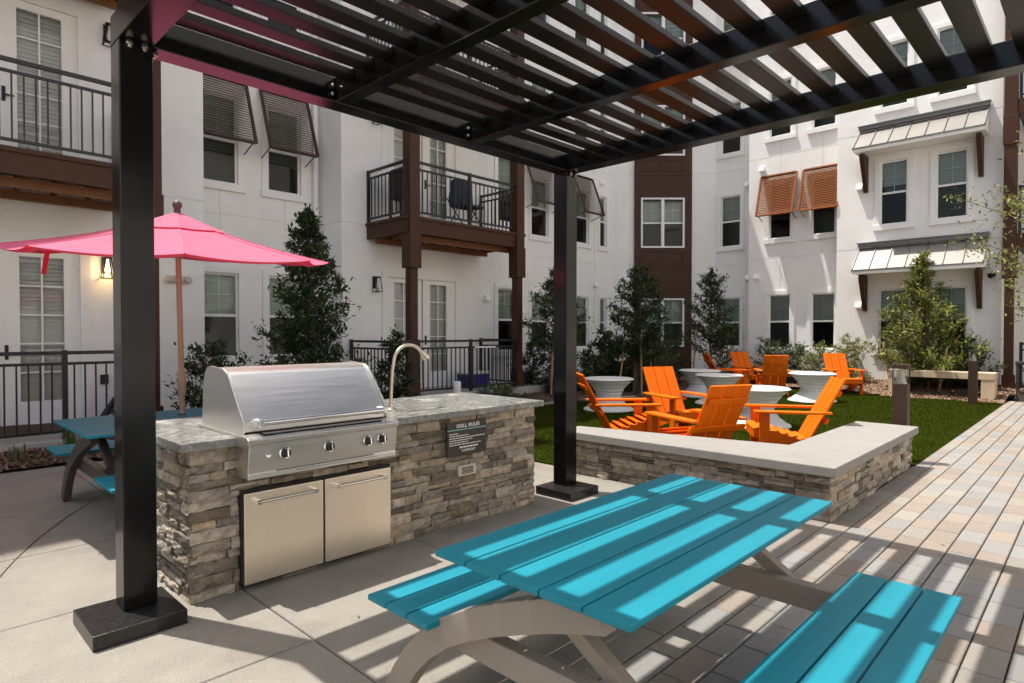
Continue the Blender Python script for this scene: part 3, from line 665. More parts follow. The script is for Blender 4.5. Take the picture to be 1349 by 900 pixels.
G = thing('gas_grill', 'stainless steel barbecue grill with closed lid and five knobs built into the counter', 'grill', (1.93, 3.8, .7))
mb = MB(); prof = [(3.52, .925), (3.52, .985), (3.735, 1.245), (3.755, 1.258), (3.79, 1.268), (3.98, 1.28), (4.03, 1.272), (4.075, 1.235), (4.095, 1.18), (4.12, .925)]
mb.prism(prof, 1.455, 2.405, 'x'); lid = mb.build('lid', M['steel'], G, bevel=.006, smooth=35)
for x in (1.4435, 2.4055):
    mb = MB(); pr2 = [(3.505, .92), (3.505, .99), (3.728, 1.258), (3.79, 1.28), (3.98, 1.292), (4.04, 1.282), (4.087, 1.243), (4.108, 1.183), (4.135, .92)]
    mb.prism(pr2, x, x + .011, 'x'); mb.build('lid_end', M['steel'], lid, bevel=.003)
mb = MB(); mb.tube([(1.5, 3.435, .985), (2.36, 3.435, .985)], .017, 16)
for x in (1.515, 2.345): mb.prism([(3.418, .965), (3.45, .962), (3.519, .948), (3.519, 1.0), (3.45, 1.008), (3.418, 1.005)], x - .014, x + .014, 'x')
mb.build('lid_handle', M['chrome'], lid, smooth=40, bevel=.003)
mb = MB(); mb.prism([(3.4, .875), (3.395, .9), (3.41, .912), (3.5, .918), (4.14, .918), (4.14, .902), (3.56, .9005), (3.555, .85), (3.43, .85)], 1.425, 2.432, 'x'); mb.build('trim_tray', M['steel'], G, bevel=.003)
mb = MB(); mb.box(1.53, 2.33, 3.43, 3.495, .9185, .921); mb.build('tray_recess_shade', M['dark'], G)  # dark strip laid on the tray, painting the shade of a recess
mb = MB(); mb.prism([(3.408, .872), (3.43, .71), (3.425, .7), (3.425, .675), (3.6, .675), (3.6, .849), (3.428, .849)], 1.435, 2.424, 'x'); pn = mb.build('control_panel', M['steel'], G, bevel=.003)
mb = MB(); mb.box(1.6, 2.25, 3.4245, 3.432, .7035, .708)
for i in range(40): mb.box(1.72 + i * .014, 1.727 + i * .014, 3.4235, 3.4247, .69, .694)
mb.build('slot', M['dark'], pn)
tilt = math.atan2(.022, .162)
for x in (1.645, 1.925, 2.2, 2.305, 1.545):
    r = .03 if x != 1.545 else .012
    T = Matrix.Translation((x, 3.4145, .8)) @ Matrix.Rotation(pi / 2 - tilt + 0, 4, 'X')
    mb = MB(); mb.lathe([(r * 1.18, 0), (r * 1.18, .006), (r * .98, .009), (r * .9, .0085)], n=24, T=T); kn = mb.build('knob', M['chrome'], pn, smooth=35)
    if r > .02:
        mb = MB(); mb.lathe([(r * .82, .0087), (r * .78, .03), (r * .6, .034)], n=24, T=T); mb.build('knob_grip', M['black2'], kn, smooth=35)
        mb = MB(); mb.box(-.004, .004, -.02, .02, .0345, .042, T); mb.build('knob_pointer', M['chrome'], kn)

fa = thing('faucet', 'brushed nickel gooseneck faucet standing on the stone counter beside the grill', 'faucet', (2.75, 3.95, .9))
mb = MB(); mb.lathe([(.045, .901), (.045, .91), (.02, .922), (.018, .95)], 2.75, 3.95, 20); mb.build('base', M['brass'], fa, smooth=40)
arc = [(2.75, 3.95, .92), (2.755, 3.95, 1.05), (2.765, 3.95, 1.2)] + [(2.775 + .145 - .145 * cos(t), 3.945, 1.265 + .135 * sin(t)) for t in [i * pi * .8 / 10 for i in range(0, 11)]]
mb = MB(); mb.tube(arc, .013, 12); mb.build('spout', M['brass'], fa, smooth=60)
e1 = Vector(arc[-1]); e0 = Vector(arc[-2]); dr = (e1 - e0).normalized(); mb = MB(); mb.tube([e1, e1 + dr * .03, e1 + dr * .075], [.017, .024, .034], 14); mb.build('spray_head', M['brass'], fa, smooth=50)

sg = thing('grill_rules_sign', 'small dark sign with white GRILL RULES lettering on the stone counter front', 'sign', (3.2, 3.583, .55))
mb = MB(); mb.box(3.0, 3.405, 3.578, 3.592, .55, .812); mb.build('plate', M['signb'], sg, bevel=.002)
mb = MB(); mb.box(3.0, 3.405, 3.5765, 3.5775, .746, .752); mb.build('stripe', M['mint'], sg)
def text(s, x, z, size, name, sx=1):
    cu = bpy.data.curves.new(name, 'FONT'); cu.body = s; cu.size = size; cu.align_x = 'CENTER'; cu.extrude = .0006; cu.offset = size * .018; cu.space_character = sx
    tmp = bpy.data.objects.new('tmp', cu); COL.objects.link(tmp); bpy.context.view_layer.update()
    me = bpy.data.meshes.new_from_object(tmp.evaluated_get(bpy.context.evaluated_depsgraph_get())); bpy.data.objects.remove(tmp)
    T = Matrix.Translation((x - 3.2, 3.5765 - 3.583, z - .55)) @ Matrix.Rotation(pi / 2, 4, 'X'); me.transform(T); me.name = name
    me.materials.clear(); me.materials.append(M['ink']); o = bpy.data.objects.new(name, me); COL.objects.link(o); o.parent = sg; return o
text('GRILL RULES', 3.21, .765, .04, 'lettering', 1.08); text('CURRENT', 3.215, .577, .026, 'lettering', 1.35)
mb = MB(); lr = random.Random(2)
for z, a, b, hh in ((.72, 3.02, 3.11, .006), (.703, 3.02, 3.215, .006), (.686, 3.02, 3.39, .006), (.669, 3.02, 3.26, .006), (.652, 3.02, 3.21, .006), (.635, 3.02, 3.345, .006), (.612, 3.12, 3.31, .011)):
    x = a
    while x < b:
        wd = min(lr.uniform(.012, .04), b - x); mb.box(x, x + wd, 3.5765, 3.5775, z - hh / 2, z + hh / 2); x += wd + .006
mb.build('small_print', M['ink'], sg)

# ------------------------------------------------------------------ low stone seat wall
SW = thing('seat_wall', 'low L-shaped stone seat wall with a pale smooth cap in front of the orange chairs', 'wall', (6, 2.2, 0))
cap = [(5.14, 1.5), (8.05, 1.5), (8.05, 2.13), (5.92, 2.13), (5.48, 4.25), (5.1, 4.25)]
mb = MB(); mb.prism(cap, .37, .45); mb.build('cap', M['cap'], SW, bevel=.008)
core = [(5.215, 1.57), (7.99, 1.57), (7.99, 2.06), (5.86, 2.06), (5.42, 4.19), (5.18, 4.19)]
mb = MB(); mb.prism([(5.24, 1.595), (7.965, 1.595), (7.965, 2.035), (5.83, 2.035), (5.395, 4.165), (5.205, 4.165)], .001, .368); mb.build('core', M['joint'], SW)
mb = MB(); cc = core
for i in range(len(cc)):
    a = Vector(cc[i]); b = Vector(cc[(i + 1) % len(cc)]); d = b - a; nrm = Vector((d.y, -d.x))
    ledge(mb, tuple(a), tuple(d), tuple(nrm), d.length, .367)
mb.build('stone_cladding', M['ledge'], SW, recalc=False)

lw = thing('planting_bed_wall', 'pale low curved retaining wall along the shrubs behind the far orange chairs', 'wall', (17, 6.2, 0))
cp = [(15.6, 8.05), (16.3, 7.75), (16.85, 7.3), (17.1, 6.7), (17.15, 6.0), (17.2, 5.2)]
mb = MB(); tp = MB()
def ribbon(m, pts, wd, z0, z1):
    vs = []
    for i, p in enumerate(pts):
        a = Vector(pts[max(i - 1, 0)]); b = Vector(pts[min(i + 1, len(pts) - 1)]); d = (b - a).normalized(); nn = Vector((-d.y, d.x)) * wd / 2
        for z in (z0, z1):
            for sgn in (-1, 1): vs.append((p[0] + nn.x * sgn, p[1] + nn.y * sgn, z))
    fs = []
    for i in range(len(pts) - 1):
        o = 4 * i; q = o + 4; fs += [(o, o + 1, q + 1, q), (o + 2, q + 2, q + 3, o + 3), (o, q, q + 2, o + 2), (o + 1, o + 3, q + 3, q + 1)]
    fs += [(0, 2, 3, 1), (len(vs) - 4, len(vs) - 3, len(vs) - 1, len(vs) - 2)]
    m.add(vs, fs)
ribbon(tp, cp, .36, .4, .47); tp.build('cap', M['cap'], lw, bevel=.006)
ribbon(mb, cp, .28, .0, .398); mb.build('stone_face', M['ledge'], lw)

# ------------------------------------------------------------------ picnic tables
def picnic(name, label, loc, L_, W_, b0, b1, fm, group=None, hole=None, seatL=None):
    """length along x, centred; benches from b0 to b1 off the centre line"""
    t = thing(name, label, 'picnic table', loc, group); X, Y, _ = loc; hl = L_ / 2; n = 5
    def planks(y0, y1, n, z0, z1, x0, x1):
        mb = MB(); gp = .007; wd = (y1 - y0 - gp * (n - 1)) / n
        for i in range(n): a = y0 + i * (wd + gp); mb.box(X + x0, X + x1, Y + a, Y + a + wd, z0, z1)
        return mb
    tp_ = planks(-W_ / 2, W_ / 2, n, .729, .75, -hl, hl).build('tabletop', M['teal'], t, bevel=.004)
    if hole:
        mb = MB(); mb.lathe([(.035, .7505), (.035, .756), (.028, .758)], hole[0], hole[1], 20); mb.build('parasol_ring', M['black2'], tp_)
    for sg_ in (-1, 1):
        y0, y1 = (b0, b1) if sg_ > 0 else (-b1, -b0)
        planks(y0, y1, 3, .427, .45, -hl + .03, hl + .045).build('bench', M['teal'], t, bevel=.004)
    mb = MB()
    for x in (-hl + .18, hl - .18): mb.box(X + x - .03, X + x + .03, Y - W_ / 2 + .06, Y + W_ / 2 - .06, .697, .7285)
    mb.box(X - hl + .21, X + hl - .21, Y - .03, Y + .03, .66, .6965)
    mb.build('top_rail', fm, t, bevel=.003)
    for sx in (-1, 1):
        xc = X + sx * (hl - .18); m = -1 if sx > 0 else 1
        def ribbon_leg(pts, wd, x0, x1, mirror):
            vs = []; k = len(pts)
            for i, p in enumerate(pts):
                a = Vector(pts[max(i - 1, 0)]); b = Vector(pts[min(i + 1, k - 1)]); d = (b - a).normalized(); nn = Vector((-d.y, d.x)) * wd / 2
                for s_ in (-1, 1):
                    yy = (p[0] + nn.x * s_) * mirror; zz = p[1] + nn.y * s_
                    zz = max(0, min(.696, zz))
                    for x in (x0, x1): vs.append((x, Y + yy, zz))
            fs = []
            for i in range(k - 1):
                o = 4 * i; q = o + 4; fs += [(o, o + 2, q + 2, q), (o + 1, q + 1, q + 3, o + 3), (o, q, q + 1, o + 1), (o + 2, o + 3, q + 3, q + 2)]
            fs += [(0, 1, 3, 2), (len(vs) - 4, len(vs) - 2, len(vs) - 1, len(vs) - 3)]
            mm = MB(); mm.add(vs, fs); return mm
        A = [(.80, .0), (.775, .06), (.73, .14), (.66, .235), (.57, .325), (.47, .40), (.36, .462), (.24, .52), (.1, .578), (-.04, .63), (-.16, .668), (-.24, .69)]
        ribbon_leg(A, .105, xc - .09, xc - .032, 1).build('leg', fm, t, bevel=.004)
        S_ = [(.17, .70), (-.10, .53), (-.84, .0)] if False else [(.19, .71), (-.86, -.01)]
        ribbon_leg(S_, .1, xc + .031, xc + .085, 1).build('leg', fm, t, bevel=.004)
        mb = MB(); mb.box(xc - .031, xc + .03, Y - b1 + .06, Y + b1 - .06, .325, .4265); mb.build('bench_support', fm, t, bevel=.004)
    return t
picnic('picnic_table', 'turquoise plank picnic table striped with slat shadows in the foreground', (2.1365, 1.264, 0), 1.605, .79, .478, .86, M['frame'])
picnic('picnic_table', 'turquoise picnic table under the pink parasol behind the black post', (1.98, 5.86, 0), 1.85, 1.2, .62, 1.12, M['frame_shaded'], hole=(1.945, 6.06))

# ------------------------------------------------------------------ parasol
PC = (1.945, 6.06); pa = thing('parasol', 'pink octagonal parasol on a tan pole standing in the left table', 'parasol', (*PC, .5))
mb = MB(); mb.tube([(*PC, .35), (*PC, .98)], .021, 14); mb.tube([(*PC, .9), (PC[0] - .03, PC[1] - .01, 2.5)], .024, 14); mb.build('pole', M['teak'], pa, smooth=50)
mb = MB(); mb.tube([(*PC, .93), (*PC, .97), (*PC, 1.1), (*PC, 1.15)], [.03, .036, .036, .028], 14); mb.build('crank', M['teak'], pa, smooth=40)
AX = (PC[0] - .03, PC[1] - .01); RR = 1.27; ZR = 2.21; ZA = 2.555; ph = pi / 8 + .12
def canopy_pt(i, r):      # i in corner units (0..8)
    k = int(i); f = i - k; a0 = 2 * pi * k / 8 + ph; a1 = 2 * pi * (k + 1) / 8 + ph
    p = Vector((cos(a0), sin(a0))).lerp(Vector((cos(a1), sin(a1))), f) * r
    sag = .045 * 4 * f * (1 - f) * (r / RR) ** 1.5
    z = ZA + (ZR - ZA) * (r / RR) ** .93 - sag * .6 - .03 * sin(pi * r / RR)
    return (AX[0] + p.x * (1 - .03 * 4 * f * (1 - f)), AX[1] + p.y * (1 - .03 * 4 * f * (1 - f)), z + .1 * (p.x * .3 + p.y * .95))   # head tilted on its crank
mb = MB(); NS = 8; rad = [.2, .4, .65, .9, 1.15, 1.35, RR]; vs = []
for r in rad:
    for s_ in range(8 * NS): vs.append(canopy_pt(s_ / NS, r))
n8 = 8 * NS; fs = [(i * n8 + j, i * n8 + (j + 1) % n8, (i + 1) * n8 + (j + 1) % n8, (i + 1) * n8 + j) for i in range(len(rad) - 1) for j in range(n8)]
o = len(vs)
for s_ in range(n8): p = canopy_pt(s_ / NS, RR); vs.append((p[0], p[1], p[2] - .035))
fs += [((len(rad) - 1) * n8 + j, (len(rad) - 1) * n8 + (j + 1) % n8, o + (j + 1) % n8, o + j) for j in range(n8)]
mb.add(vs, fs); cn = mb.build('canopy', M['pink'], pa, recalc=False, smooth=24)
sm_ = MB()
for k_ in range(8): sm_.tube([tuple(Vector(canopy_pt(k_, r)) + Vector((0, 0, .002))) for r in rad[1:]], .0045, 6)
sm_.build('seam', M['seam'], cn)
mb = MB(); vs = []; rv = [.03, .12, .26, .4]
for r in rv:
    for s_ in range(n8): p = canopy_pt(s_ / NS, r); vs.append((p[0], p[1], p[2] + .035 - .02 * (r / .4)))
mb.add(vs, [(i * n8 + j, i * n8 + (j + 1) % n8, (i + 1) * n8 + (j + 1) % n8, (i + 1) * n8 + j) for i in range(len(rv) - 1) for j in range(n8)]); mb.build('vent_flap', M['pink'], pa, recalc=False, smooth=24)
mb = MB(); mb.lathe([(.028, ZA + .0), (.03, ZA + .045), (.024, ZA + .05), (.03, ZA + .06), (.04, ZA + .085), (.036, ZA + .11), (.02, ZA + .127), (.004, ZA + .131)], *AX, 20); mb.build('finial', mat('finial_dark', (.09, .05, .055), .5), pa, smooth=50)
mb = MB()
for k in range(8):
    p = Vector(canopy_pt(k, RR - .03)); p.z -= .03; q = Vector(canopy_pt(k, .06)); q.z -= .05; mb.bar(q, p, .014, .018)
    m1 = q.lerp(p, .42); mb.bar((AX[0], AX[1], 2.19), m1, .012, .014)
mb.lathe([(.045, 2.17), (.045, 2.2), (.03, 2.21)], *AX, 16)
mb.build('ribs', M['teak'], pa)
mb = MB()
for (x, y, z, l) in ((AX[0] - 1.29, AX[1] + .2, 2.2, .17), (AX[0] - .96, AX[1] - .1, 2.17, .22)):
    mb.bar((x, y, z + .01), (x - .03, y + .02, z - l), .032, .003, up=(0, 1, 0))
mb.build('tie_strap', M['pinkb'], pa)

# ------------------------------------------------------------------ adirondack chairs
def make_chair(label):
    t = thing('adirondack_chair', label, 'chair', (0, 0, 0), 'orange adirondack chairs on the turf'); m = M['orange']
    for s in (-1, 1):
        mb = MB(); mb.box(.27, .38, s * .30 - .016, s * .30 + .016, 0, .555); mb.build('front_leg', m, t, bevel=.004)
        mb = MB(); mb.prism([(.42, .36), (.42, .27), (-.36, 0), (-.52, 0), (-.2, .21), (.2, .345)], s * .266 - .014, s * .266 + .014, 'y'); mb.build('rear_leg', m, t, bevel=.004)
        mb = MB(); mb.prism([(.44, s * .24), (.44, s * .38), (-.2, s * .38), (-.38, s * .345), (-.38, s * .27), (-.2, s * .255)], .556, .582); mb.build('arm', m, t, bevel=.005)
    mb = MB(); mb.box(.415, .44, -.28, .28, .265, .372); mb.build('apron', m, t, bevel=.004)
    mb = MB()
    for i in range(6):
        x = .40 - i * .098; z = .375 - max(0, i - .4) * .026; mb.bar((x, -.282, z), (x, .282, z), .09, .02, up=(.27, 0, 1))
    mb.build('seat', m, t, bevel=.004)
    mb = MB(); a = Vector((-.13, 0, .19)); b = Vector((-.535, 0, .945))
    for i in (-1, 0, 1): mb.bar(a + Vector((0, i * .178, 0)), b + Vector((0, i * .178, 0)), .167, .024, up=(1, 0, .55))
    mb.build('backrest', m, t, bevel=.005)
    d = (b - a).normalized(); off = Vector((-.028, 0, -.014))
    mb = MB()
    for f, w_ in ((.40, .36), (.80, .245)):
        p = a + (b - a) * f + off; mb.bar(p + Vector((0, -w_, 0)), p + Vector((0, w_, 0)), .07, .026, up=(1, 0, .55))
    mb.build('back_brace', m, t, bevel=.004)
    return t
CH = [('orange adirondack chair in profile beside the right post, facing right', 6.72, 4.55, -46 + 4),
      ('orange adirondack chair facing the camera left of the centre of the near ring', 8.13, 4.5, 243),
      ('orange adirondack chair seen from behind right over the stone seat wall', 6.2, 3.2, 66),
      ('orange adirondack chair in profile facing left behind the wall corner', 7.5, 2.7, 122),
      ('shaded orange adirondack chair in profile farthest left of the far ring', 14.43, 6.66, -46),
      ('orange adirondack chair facing right, rearmost between two shaded chairs', 16.0, 6.75, 238),
      ('shaded orange adirondack chair seen from behind in the far ring', 14.9, 5.75, 30),
      ('sunlit orange adirondack chair facing the camera near the stone bench', 16.3, 4.62, 217)]
c0 = make_chair(CH[0][0])
for i, (lb, x, y, a) in enumerate(CH):
    c = c0 if i == 0 else copy_tree(c0)
    c.location = (x, y, .02); c.rotation_euler = (0, 0, radians(a)); c['label'] = lb; c['group'] = 'orange adirondack chairs on the turf'

# ------------------------------------------------------------------ white hourglass tables
prof = [(.475, .0), (.485, .012), (.47, .03)]
for i in range(65):
    t = i / 64; z = .03 + t * .56
    r = .235 + .235 * abs((t - .42) / (.42 if t < .42 else .58)) ** (1.7) + .0065 * cos(t * 2 * pi * 8)
    prof.append((r, z))
prof += [(.462, .6), (.45, .61), (.43, .607)]
def wtable(lb, x, y):
    mb = MB(); mb.lathe(prof, 0, 0, 48); o = mb.build('side_table', M['white'], smooth=40); o.location = (x, y, .015)
    return tag(o, lb, 'table', 'white hourglass side tables')
wt = None
for lb, x, y in (('white hourglass table behind the profile chair next to the right post', 9.75, 6.85), ('white hourglass table overlapped by another, farthest back of the five', 13.3, 6.8), ('white hourglass table partly covering a farther one, above the chair seen from behind', 12.15, 5.78), ('white hourglass table in the middle of the near ring, nearest of the five', 9.75, 3.98), ('white hourglass table behind the chair back at the wall corner, rightmost', 14.05, 4.58)):
    if wt is None: wt = wtable(lb, x, y)
    else:
        c = wt.copy(); COL.objects.link(c); c.location = (x, y, .015); c['label'] = lb

# ------------------------------------------------------------------ bollard lights, bench
def make_bollard(lb):
    t = thing('bollard_light', lb, 'bollard light', (0, 0, 0), 'square bronze bollard lights')
    mb = MB(); mb.box(-.075, .075, -.075, .075, 0, .905); mb.build('post', M['bronze'], t, bevel=.004)
    mb = MB(); mb.box(-.08, .08, -.08, .08, 1.08, 1.13); mb.build('cap', M['bronze'], t, bevel=.004)
    mb = MB()
    for x in (-.069, .069): mb.box(x - .005, x + .005, .064, .074, .906, 1.079)
    for x in (.069,): mb.box(x - .005, x + .005, -.074, -.064, .906, 1.079)
    mb.build('cap_support', M['bronze'], t)
    mb = MB(); mb.lathe([(.062, .906), (.012, 1.06), (.004, 1.065)], n=20); mb.build('reflector', M['white'], t, smooth=50)
    mb = MB(); mb.box(-.062, .062, -.062, .062, .906, 1.079); mb.build('lens', M['clear'], t)
    return t
b0 = make_bollard('bronze bollard light just behind the stone wall corner, nearest of the three')
for i, (lb, x, y) in enumerate(((b0['label'], 8.25, 1.715), ('bronze bollard light in front of the stone bench at the paver edge', 10.98 * 1.0, 0, ), ('bronze bollard light in the shade of the shrubs behind the chair backs', 13.6, 8.22))):
    c = b0 if i == 0 else copy_tree(b0)
    if i == 1: x, y = 15.8, 2.0
    c.location = (x, y, .0); c['label'] = lb; c['group'] = 'square bronze bollard lights'
bn = thing('stone_bench', 'tan cast stone bench in front of the leafy tree and awning windows', 'bench', (16.8, 2.7, .1))
mb = MB(); mb.box(16.6, 17.05, 1.72, 3.72, .47, .62); mb.build('seat', M['bench'], bn, bevel=.008)
for y in (1.725, 3.47): mb = MB(); mb.box(16.61, 17.04, y, y + .24, .0, .4695); mb.build('leg', M['bench'], bn, bevel=.008)

# ------------------------------------------------------------------ trees and shrubs
def leaf(mb, p, l, wd, d, up, col):
    d = d.normalized(); s = d.cross(up)
    s = s.normalized() if s.length > 1e-4 else d.orthogonal().normalized(); n = s.cross(d)
    a = p; b = p + d * l * .5 + s * wd / 2 + n * .12 * wd; c = p + d * l - n * l * .1; e = p + d * l * .5 - s * wd / 2 + n * .12 * wd
    mb.add([a, b, c, e], [(0, 1, 2), (0, 2, 3)], col)
PALD = [(.028, .052, .02), (.036, .066, .024), (.022, .042, .018), (.05, .08, .026)]
PALS = [(.21, .24, .045), (.27, .28, .06), (.15, .185, .038), (.33, .31, .08)]
PALY = [(.24, .26, .075), (.17, .2, .055), (.29, .28, .09), (.12, .15, .045)]
PALG = [(.065, .1, .03), (.085, .115, .035), (.045, .075, .024), (.11, .13, .045)]
def rdir(r):
    v = Vector((r.gauss(0, 1), r.gauss(0, 1), r.gauss(0, 1))); return v.normalized()
def tree(name, label, x, y, z0, h, zc, prof, nl, ll, pal, group=None, stakes=(), multi=1, seed=1, trunk=.035, cat='tree', nbr=70, accent=None):
    """prof(t): crown radius at t=0 (crown base) .. 1 (tip); leaves cluster along limbs"""
    r = random.Random(seed); t = thing(name, label, cat, (x, y, z0), group)
    tk = MB(); lv = MB(); tips = []
    for q in range(multi):
        bx = x + (r.uniform(-.12, .12) if multi > 1 else 0); by = y + (r.uniform(-.12, .12) if multi > 1 else 0); pts = []; n = 8
        for i in range(n + 1): f = i / n; pts.append((bx + (x - bx) * f + r.gauss(0, .015), by + (y - by) * f + r.gauss(0, .015), z0 + h * .93 * f - .05))
        tk.tube(pts, [trunk * (1 - .8 * i / n) + .004 for i in range(n + 1)], 8)
    for b in range(nbr):
        f = (b + r.random()) / nbr; f = f ** 1.1; a = b * 2.4 + r.gauss(0, .35); R_ = prof(f) * r.choice((.45, .7, .9, 1.0, 1.1, 1.3)) * r.uniform(.88, 1.05)
        zz = z0 + zc + (h - zc) * f; st = Vector((x, y, max(z0 + .05, zz - R_ * .5))); en = Vector((x + cos(a) * R_, y + sin(a) * R_, zz + r.gauss(0, .05)))
        mid = st.lerp(en, .55) + Vector((0, 0, -.03 * R_)); tk.tube([st, mid, en], [.012, .008, .003], 5, cap=False); tips.append((st, mid, en, R_))
    per = max(1, int(nl * 1.75) // len(tips))
    for st, mid, en, R_ in tips:
        k = r.uniform(.78, 1.2); m_ = int(per * (.35 + R_ / (max(prof(.2), prof(.5), .05)) * .8))
        for i in range(m_):
            u = r.random() ** .55; p = st.lerp(mid, u * 2) if u < .5 else mid.lerp(en, u * 2 - 1)
            p = p + rdir(r) * abs(r.gauss(0, .055 + .07 * R_)); d = (en - st).normalized() * .55 + rdir(r) * .85 + Vector((0, 0, .25))
            c = r.choice(pal); kk = k * r.uniform(.75, 1.25); col = tuple(min(1, q * kk) for q in c)
            if accent and r.random() < accent[0]: col = accent[1]
            leaf(lv, p, ll * r.uniform(.65, 1.25), ll * r.uniform(.3, .46), d, Vector((0, 0, 1)) + rdir(r) * .7, col)
    tk.build('trunk', M['bark'], t, smooth=60); lv.build('crown', M['leaf'], t, recalc=False)
    for (dx, dy, hx, hy, hz) in stakes:
        s_ = MB(); s_.tube([(x + dx, y + dy, z0 - .1), (x + hx, y + hy, z0 + hz)], .022, 8); s_.build('stake', M['stake'], t)
    return t
cone = lambda R_, p=.8, b=.25: (lambda t: R_ * min(1, (t + b) / (b + .18)) * (1 - t) ** p + .04)
tree('tree', 'tall dark conical evergreen tree behind the grill lid', 4.75, 9.0, .08, 3.3, .35, cone(.92, .75, .3), 6800, .105, PALD + [(.07, .075, .024)], seed=3, nbr=110, trunk=.04, multi=2)
tree('tree', 'slim staked evergreen tree half hidden by the right pergola post', 10.6, 8.9, .1, 2.75, 1.15, cone(.75, .7, .35), 3400, .095, PALD + PALG, seed=5, nbr=70, stakes=[(-.12, .02, -.06, 0, 1.5)])
tree('tree', 'dark evergreen tree with several stems and stakes left of the brown bay window', 12.55, 7.95, .06, 2.95, .95, cone(.84, .62, .4), 4300, .1, PALD, seed=8, nbr=80, multi=3, stakes=[(-.45, .3, -.3, .2, 1.25), (.25, -.2, .22, -.15, 1.2), (-.2, -.2, -.1, -.1, 1.3)])
tree('tree', 'small dark round-headed tree standing before the shaded white corner', 16.3, 8.0, .12, 3.05, 1.05, cone(.78, .6, .5), 3400, .105, PALD + PALG[:2], seed=12, nbr=60, stakes=[(-.4, .35, -.3, .28, 1.6), (.3, -.3, .35, -.33, 1.6)])
tree('tree', 'bright sunlit leafy tree behind the stone bench', 17.4, 3.2, .2, 3.1, .4, (lambda t: .04 + 1.2 * (min(1, (t + .12) / .3)) ** .8 * (1 - t) ** .85 * (1.0 - .25 * (t > .62))), 5600, .12, PALS + PALY[:2] + PALG[:1], seed=15, nbr=110, multi=2, trunk=.045, stakes=[(-.35, .55, -.3, .75, 1.05), (-.35, -.4, -.3, -.55, .95)])
# a leafy branch reaching in at the right edge belongs to a tree just outside the frame
tree('tree', 'airy yellow-green tree reaching in at the right edge of the view', 12.1, -.42, 0, 4.7, 1.85, lambda t: 1.95 * (1 - (1.7 * t - .7) ** 2) ** .5 * .98 + .05 if abs(1.7 * t - .7) < 1 else .1, 6500, .085, PALY, seed=19, nbr=90, trunk=.06)
def shrub(label, x, y, z, h, R_, nl, ll, pal, seed, accent=None, nbr=34):
    return tree('shrub', label, x, y, z, h, .05, lambda t: R_ * (1 - (1.55 * t - .55) ** 2) ** .5 * .95 + .03 if -.0 <= t <= 1 and abs(1.55 * t - .55) < 1 else .05, nl, ll, pal, 'shrubs along the building', seed=seed, trunk=.012, cat='shrub', nbr=nbr, accent=accent)
shrub('dark shrub with a few orange flowers behind the left picnic table', 3.2, 8.85, .06, 1.3, .52, 2200, .085, PALD + PALG[:1], 31, (.006, (.75, .2, .02)), 46)
shrub('dark upright shrub at the left end of the middle patio fence', 6.35, 9.0, .1, 1.35, .34, 1500, .09, PALD, 32)
shrub('low spreading ground plant before the middle patio beside the counter', 8.75, 8.75, .05, .36, .6, 900, .08, PALG, 33)
shrub('dark shrub against the brown column right of the middle patio', 10.65, 9.7, .15, 1.05, .42, 1300, .09, PALD, 34)
shrub('pale-leaved shrub with some whitish leaves left of the right pergola post', 10.9, 9.15, .1, .95, .42, 1300, .08, [(.09, .12, .07), (.14, .17, .11), (.06, .09, .05), (.3, .32, .27)], 35)
shrub('bushy dark shrub just right of the right pergola post', 11.7, 8.75, .08, 1.0, .5, 1500, .085, PALD + PALG[:1], 36)
shrub('shrub with long arching leaves below the small window', 12.9, 9.1, .12, 1.25, .62, 1700, .16, PALG, 37)
shrub('dense shrub below the dark tree with several stems', 13.0, 8.35, .08, .8, .55, 1500, .08, PALG, 38)
shrub('brownish green shrub below the lower bay window', 14.4, 8.6, .12, 1.1, .62, 1700, .085, PALG + [(.1, .1, .05)], 39)
shrub('tall shrub right of the lower bay window', 15.2, 8.75, .14, 1.15, .5, 1400, .085, PALD + PALG, 40)
shrub('loose grey-green shrub at the foot of the small round-headed tree', 16.5, 7.75, .15, .95, .42, 900, .08, PALY + PALG, 41)
shrub('leafy green shrub left below the paired windows', 17.7, 6.95, .2, 1.1, .5, 1300, .085, PALG + PALS, 42)
shrub('dark leafy shrub between the paired windows', 17.75, 6.2, .2, 1.0, .45, 1200, .085, PALG + PALD, 43)
shrub('yellow-green shrub below the right of the paired windows', 17.6, 5.55, .2, .95, .5, 1400, .08, PALY, 44)
shrub('light green shrub beside the white wall vent and sunlit chair', 17.65, 4.9, .2, 1.2, .5, 1500, .08, PALY + PALS, 45)
shrub('dark glossy shrub under the window behind the bench end', 17.65, 2.3, .22, 1.05, .5, 1700, .09, PALD + PALG, 46)
shrub('green undergrowth at the foot of the sunlit tree', 17.55, 3.3, .22, .6, .5, 1000, .085, PALG, 47)
def tuft(label, x, y, z, h, n, seed):
    r = random.Random(seed); mb = MB()
    for i in range(n):
        a = r.uniform(0, 2 * pi); ln = h * r.uniform(.6, 1.1); o = r.uniform(.1, .7) * ln; wd = .006; px, py = x + r.gauss(0, .03), y + r.gauss(0, .03); kk = r.uniform(.7, 1.3)
        d = Vector((cos(a), sin(a), 0)); s = Vector((-sin(a), cos(a), 0)) * wd; p0 = Vector((px, py, z)); p1 = p0 + d * o * .35 + Vector((0, 0, ln * .7)); p2 = p0 + d * o + Vector((0, 0, ln * .8))
        mb.add([p0 - s, p0 + s, p1 + s * .8, p1 - s * .8, p2], [(0, 1, 2, 3), (3, 2, 4)], (.1 * kk, .14 * kk, .05 * kk))
    o = mb.build('grass_tuft', M['leaf'], recalc=False); return tag(o, label, 'plant')
tuft('thin grass tuft in the mulch before the left patio fence', 1.62, 8.9, .06, .42, 60, 3)
tuft('small grass tuft in the mulch bed near the left frame edge', 1.1, 8.75, .05, .25, 30, 4)

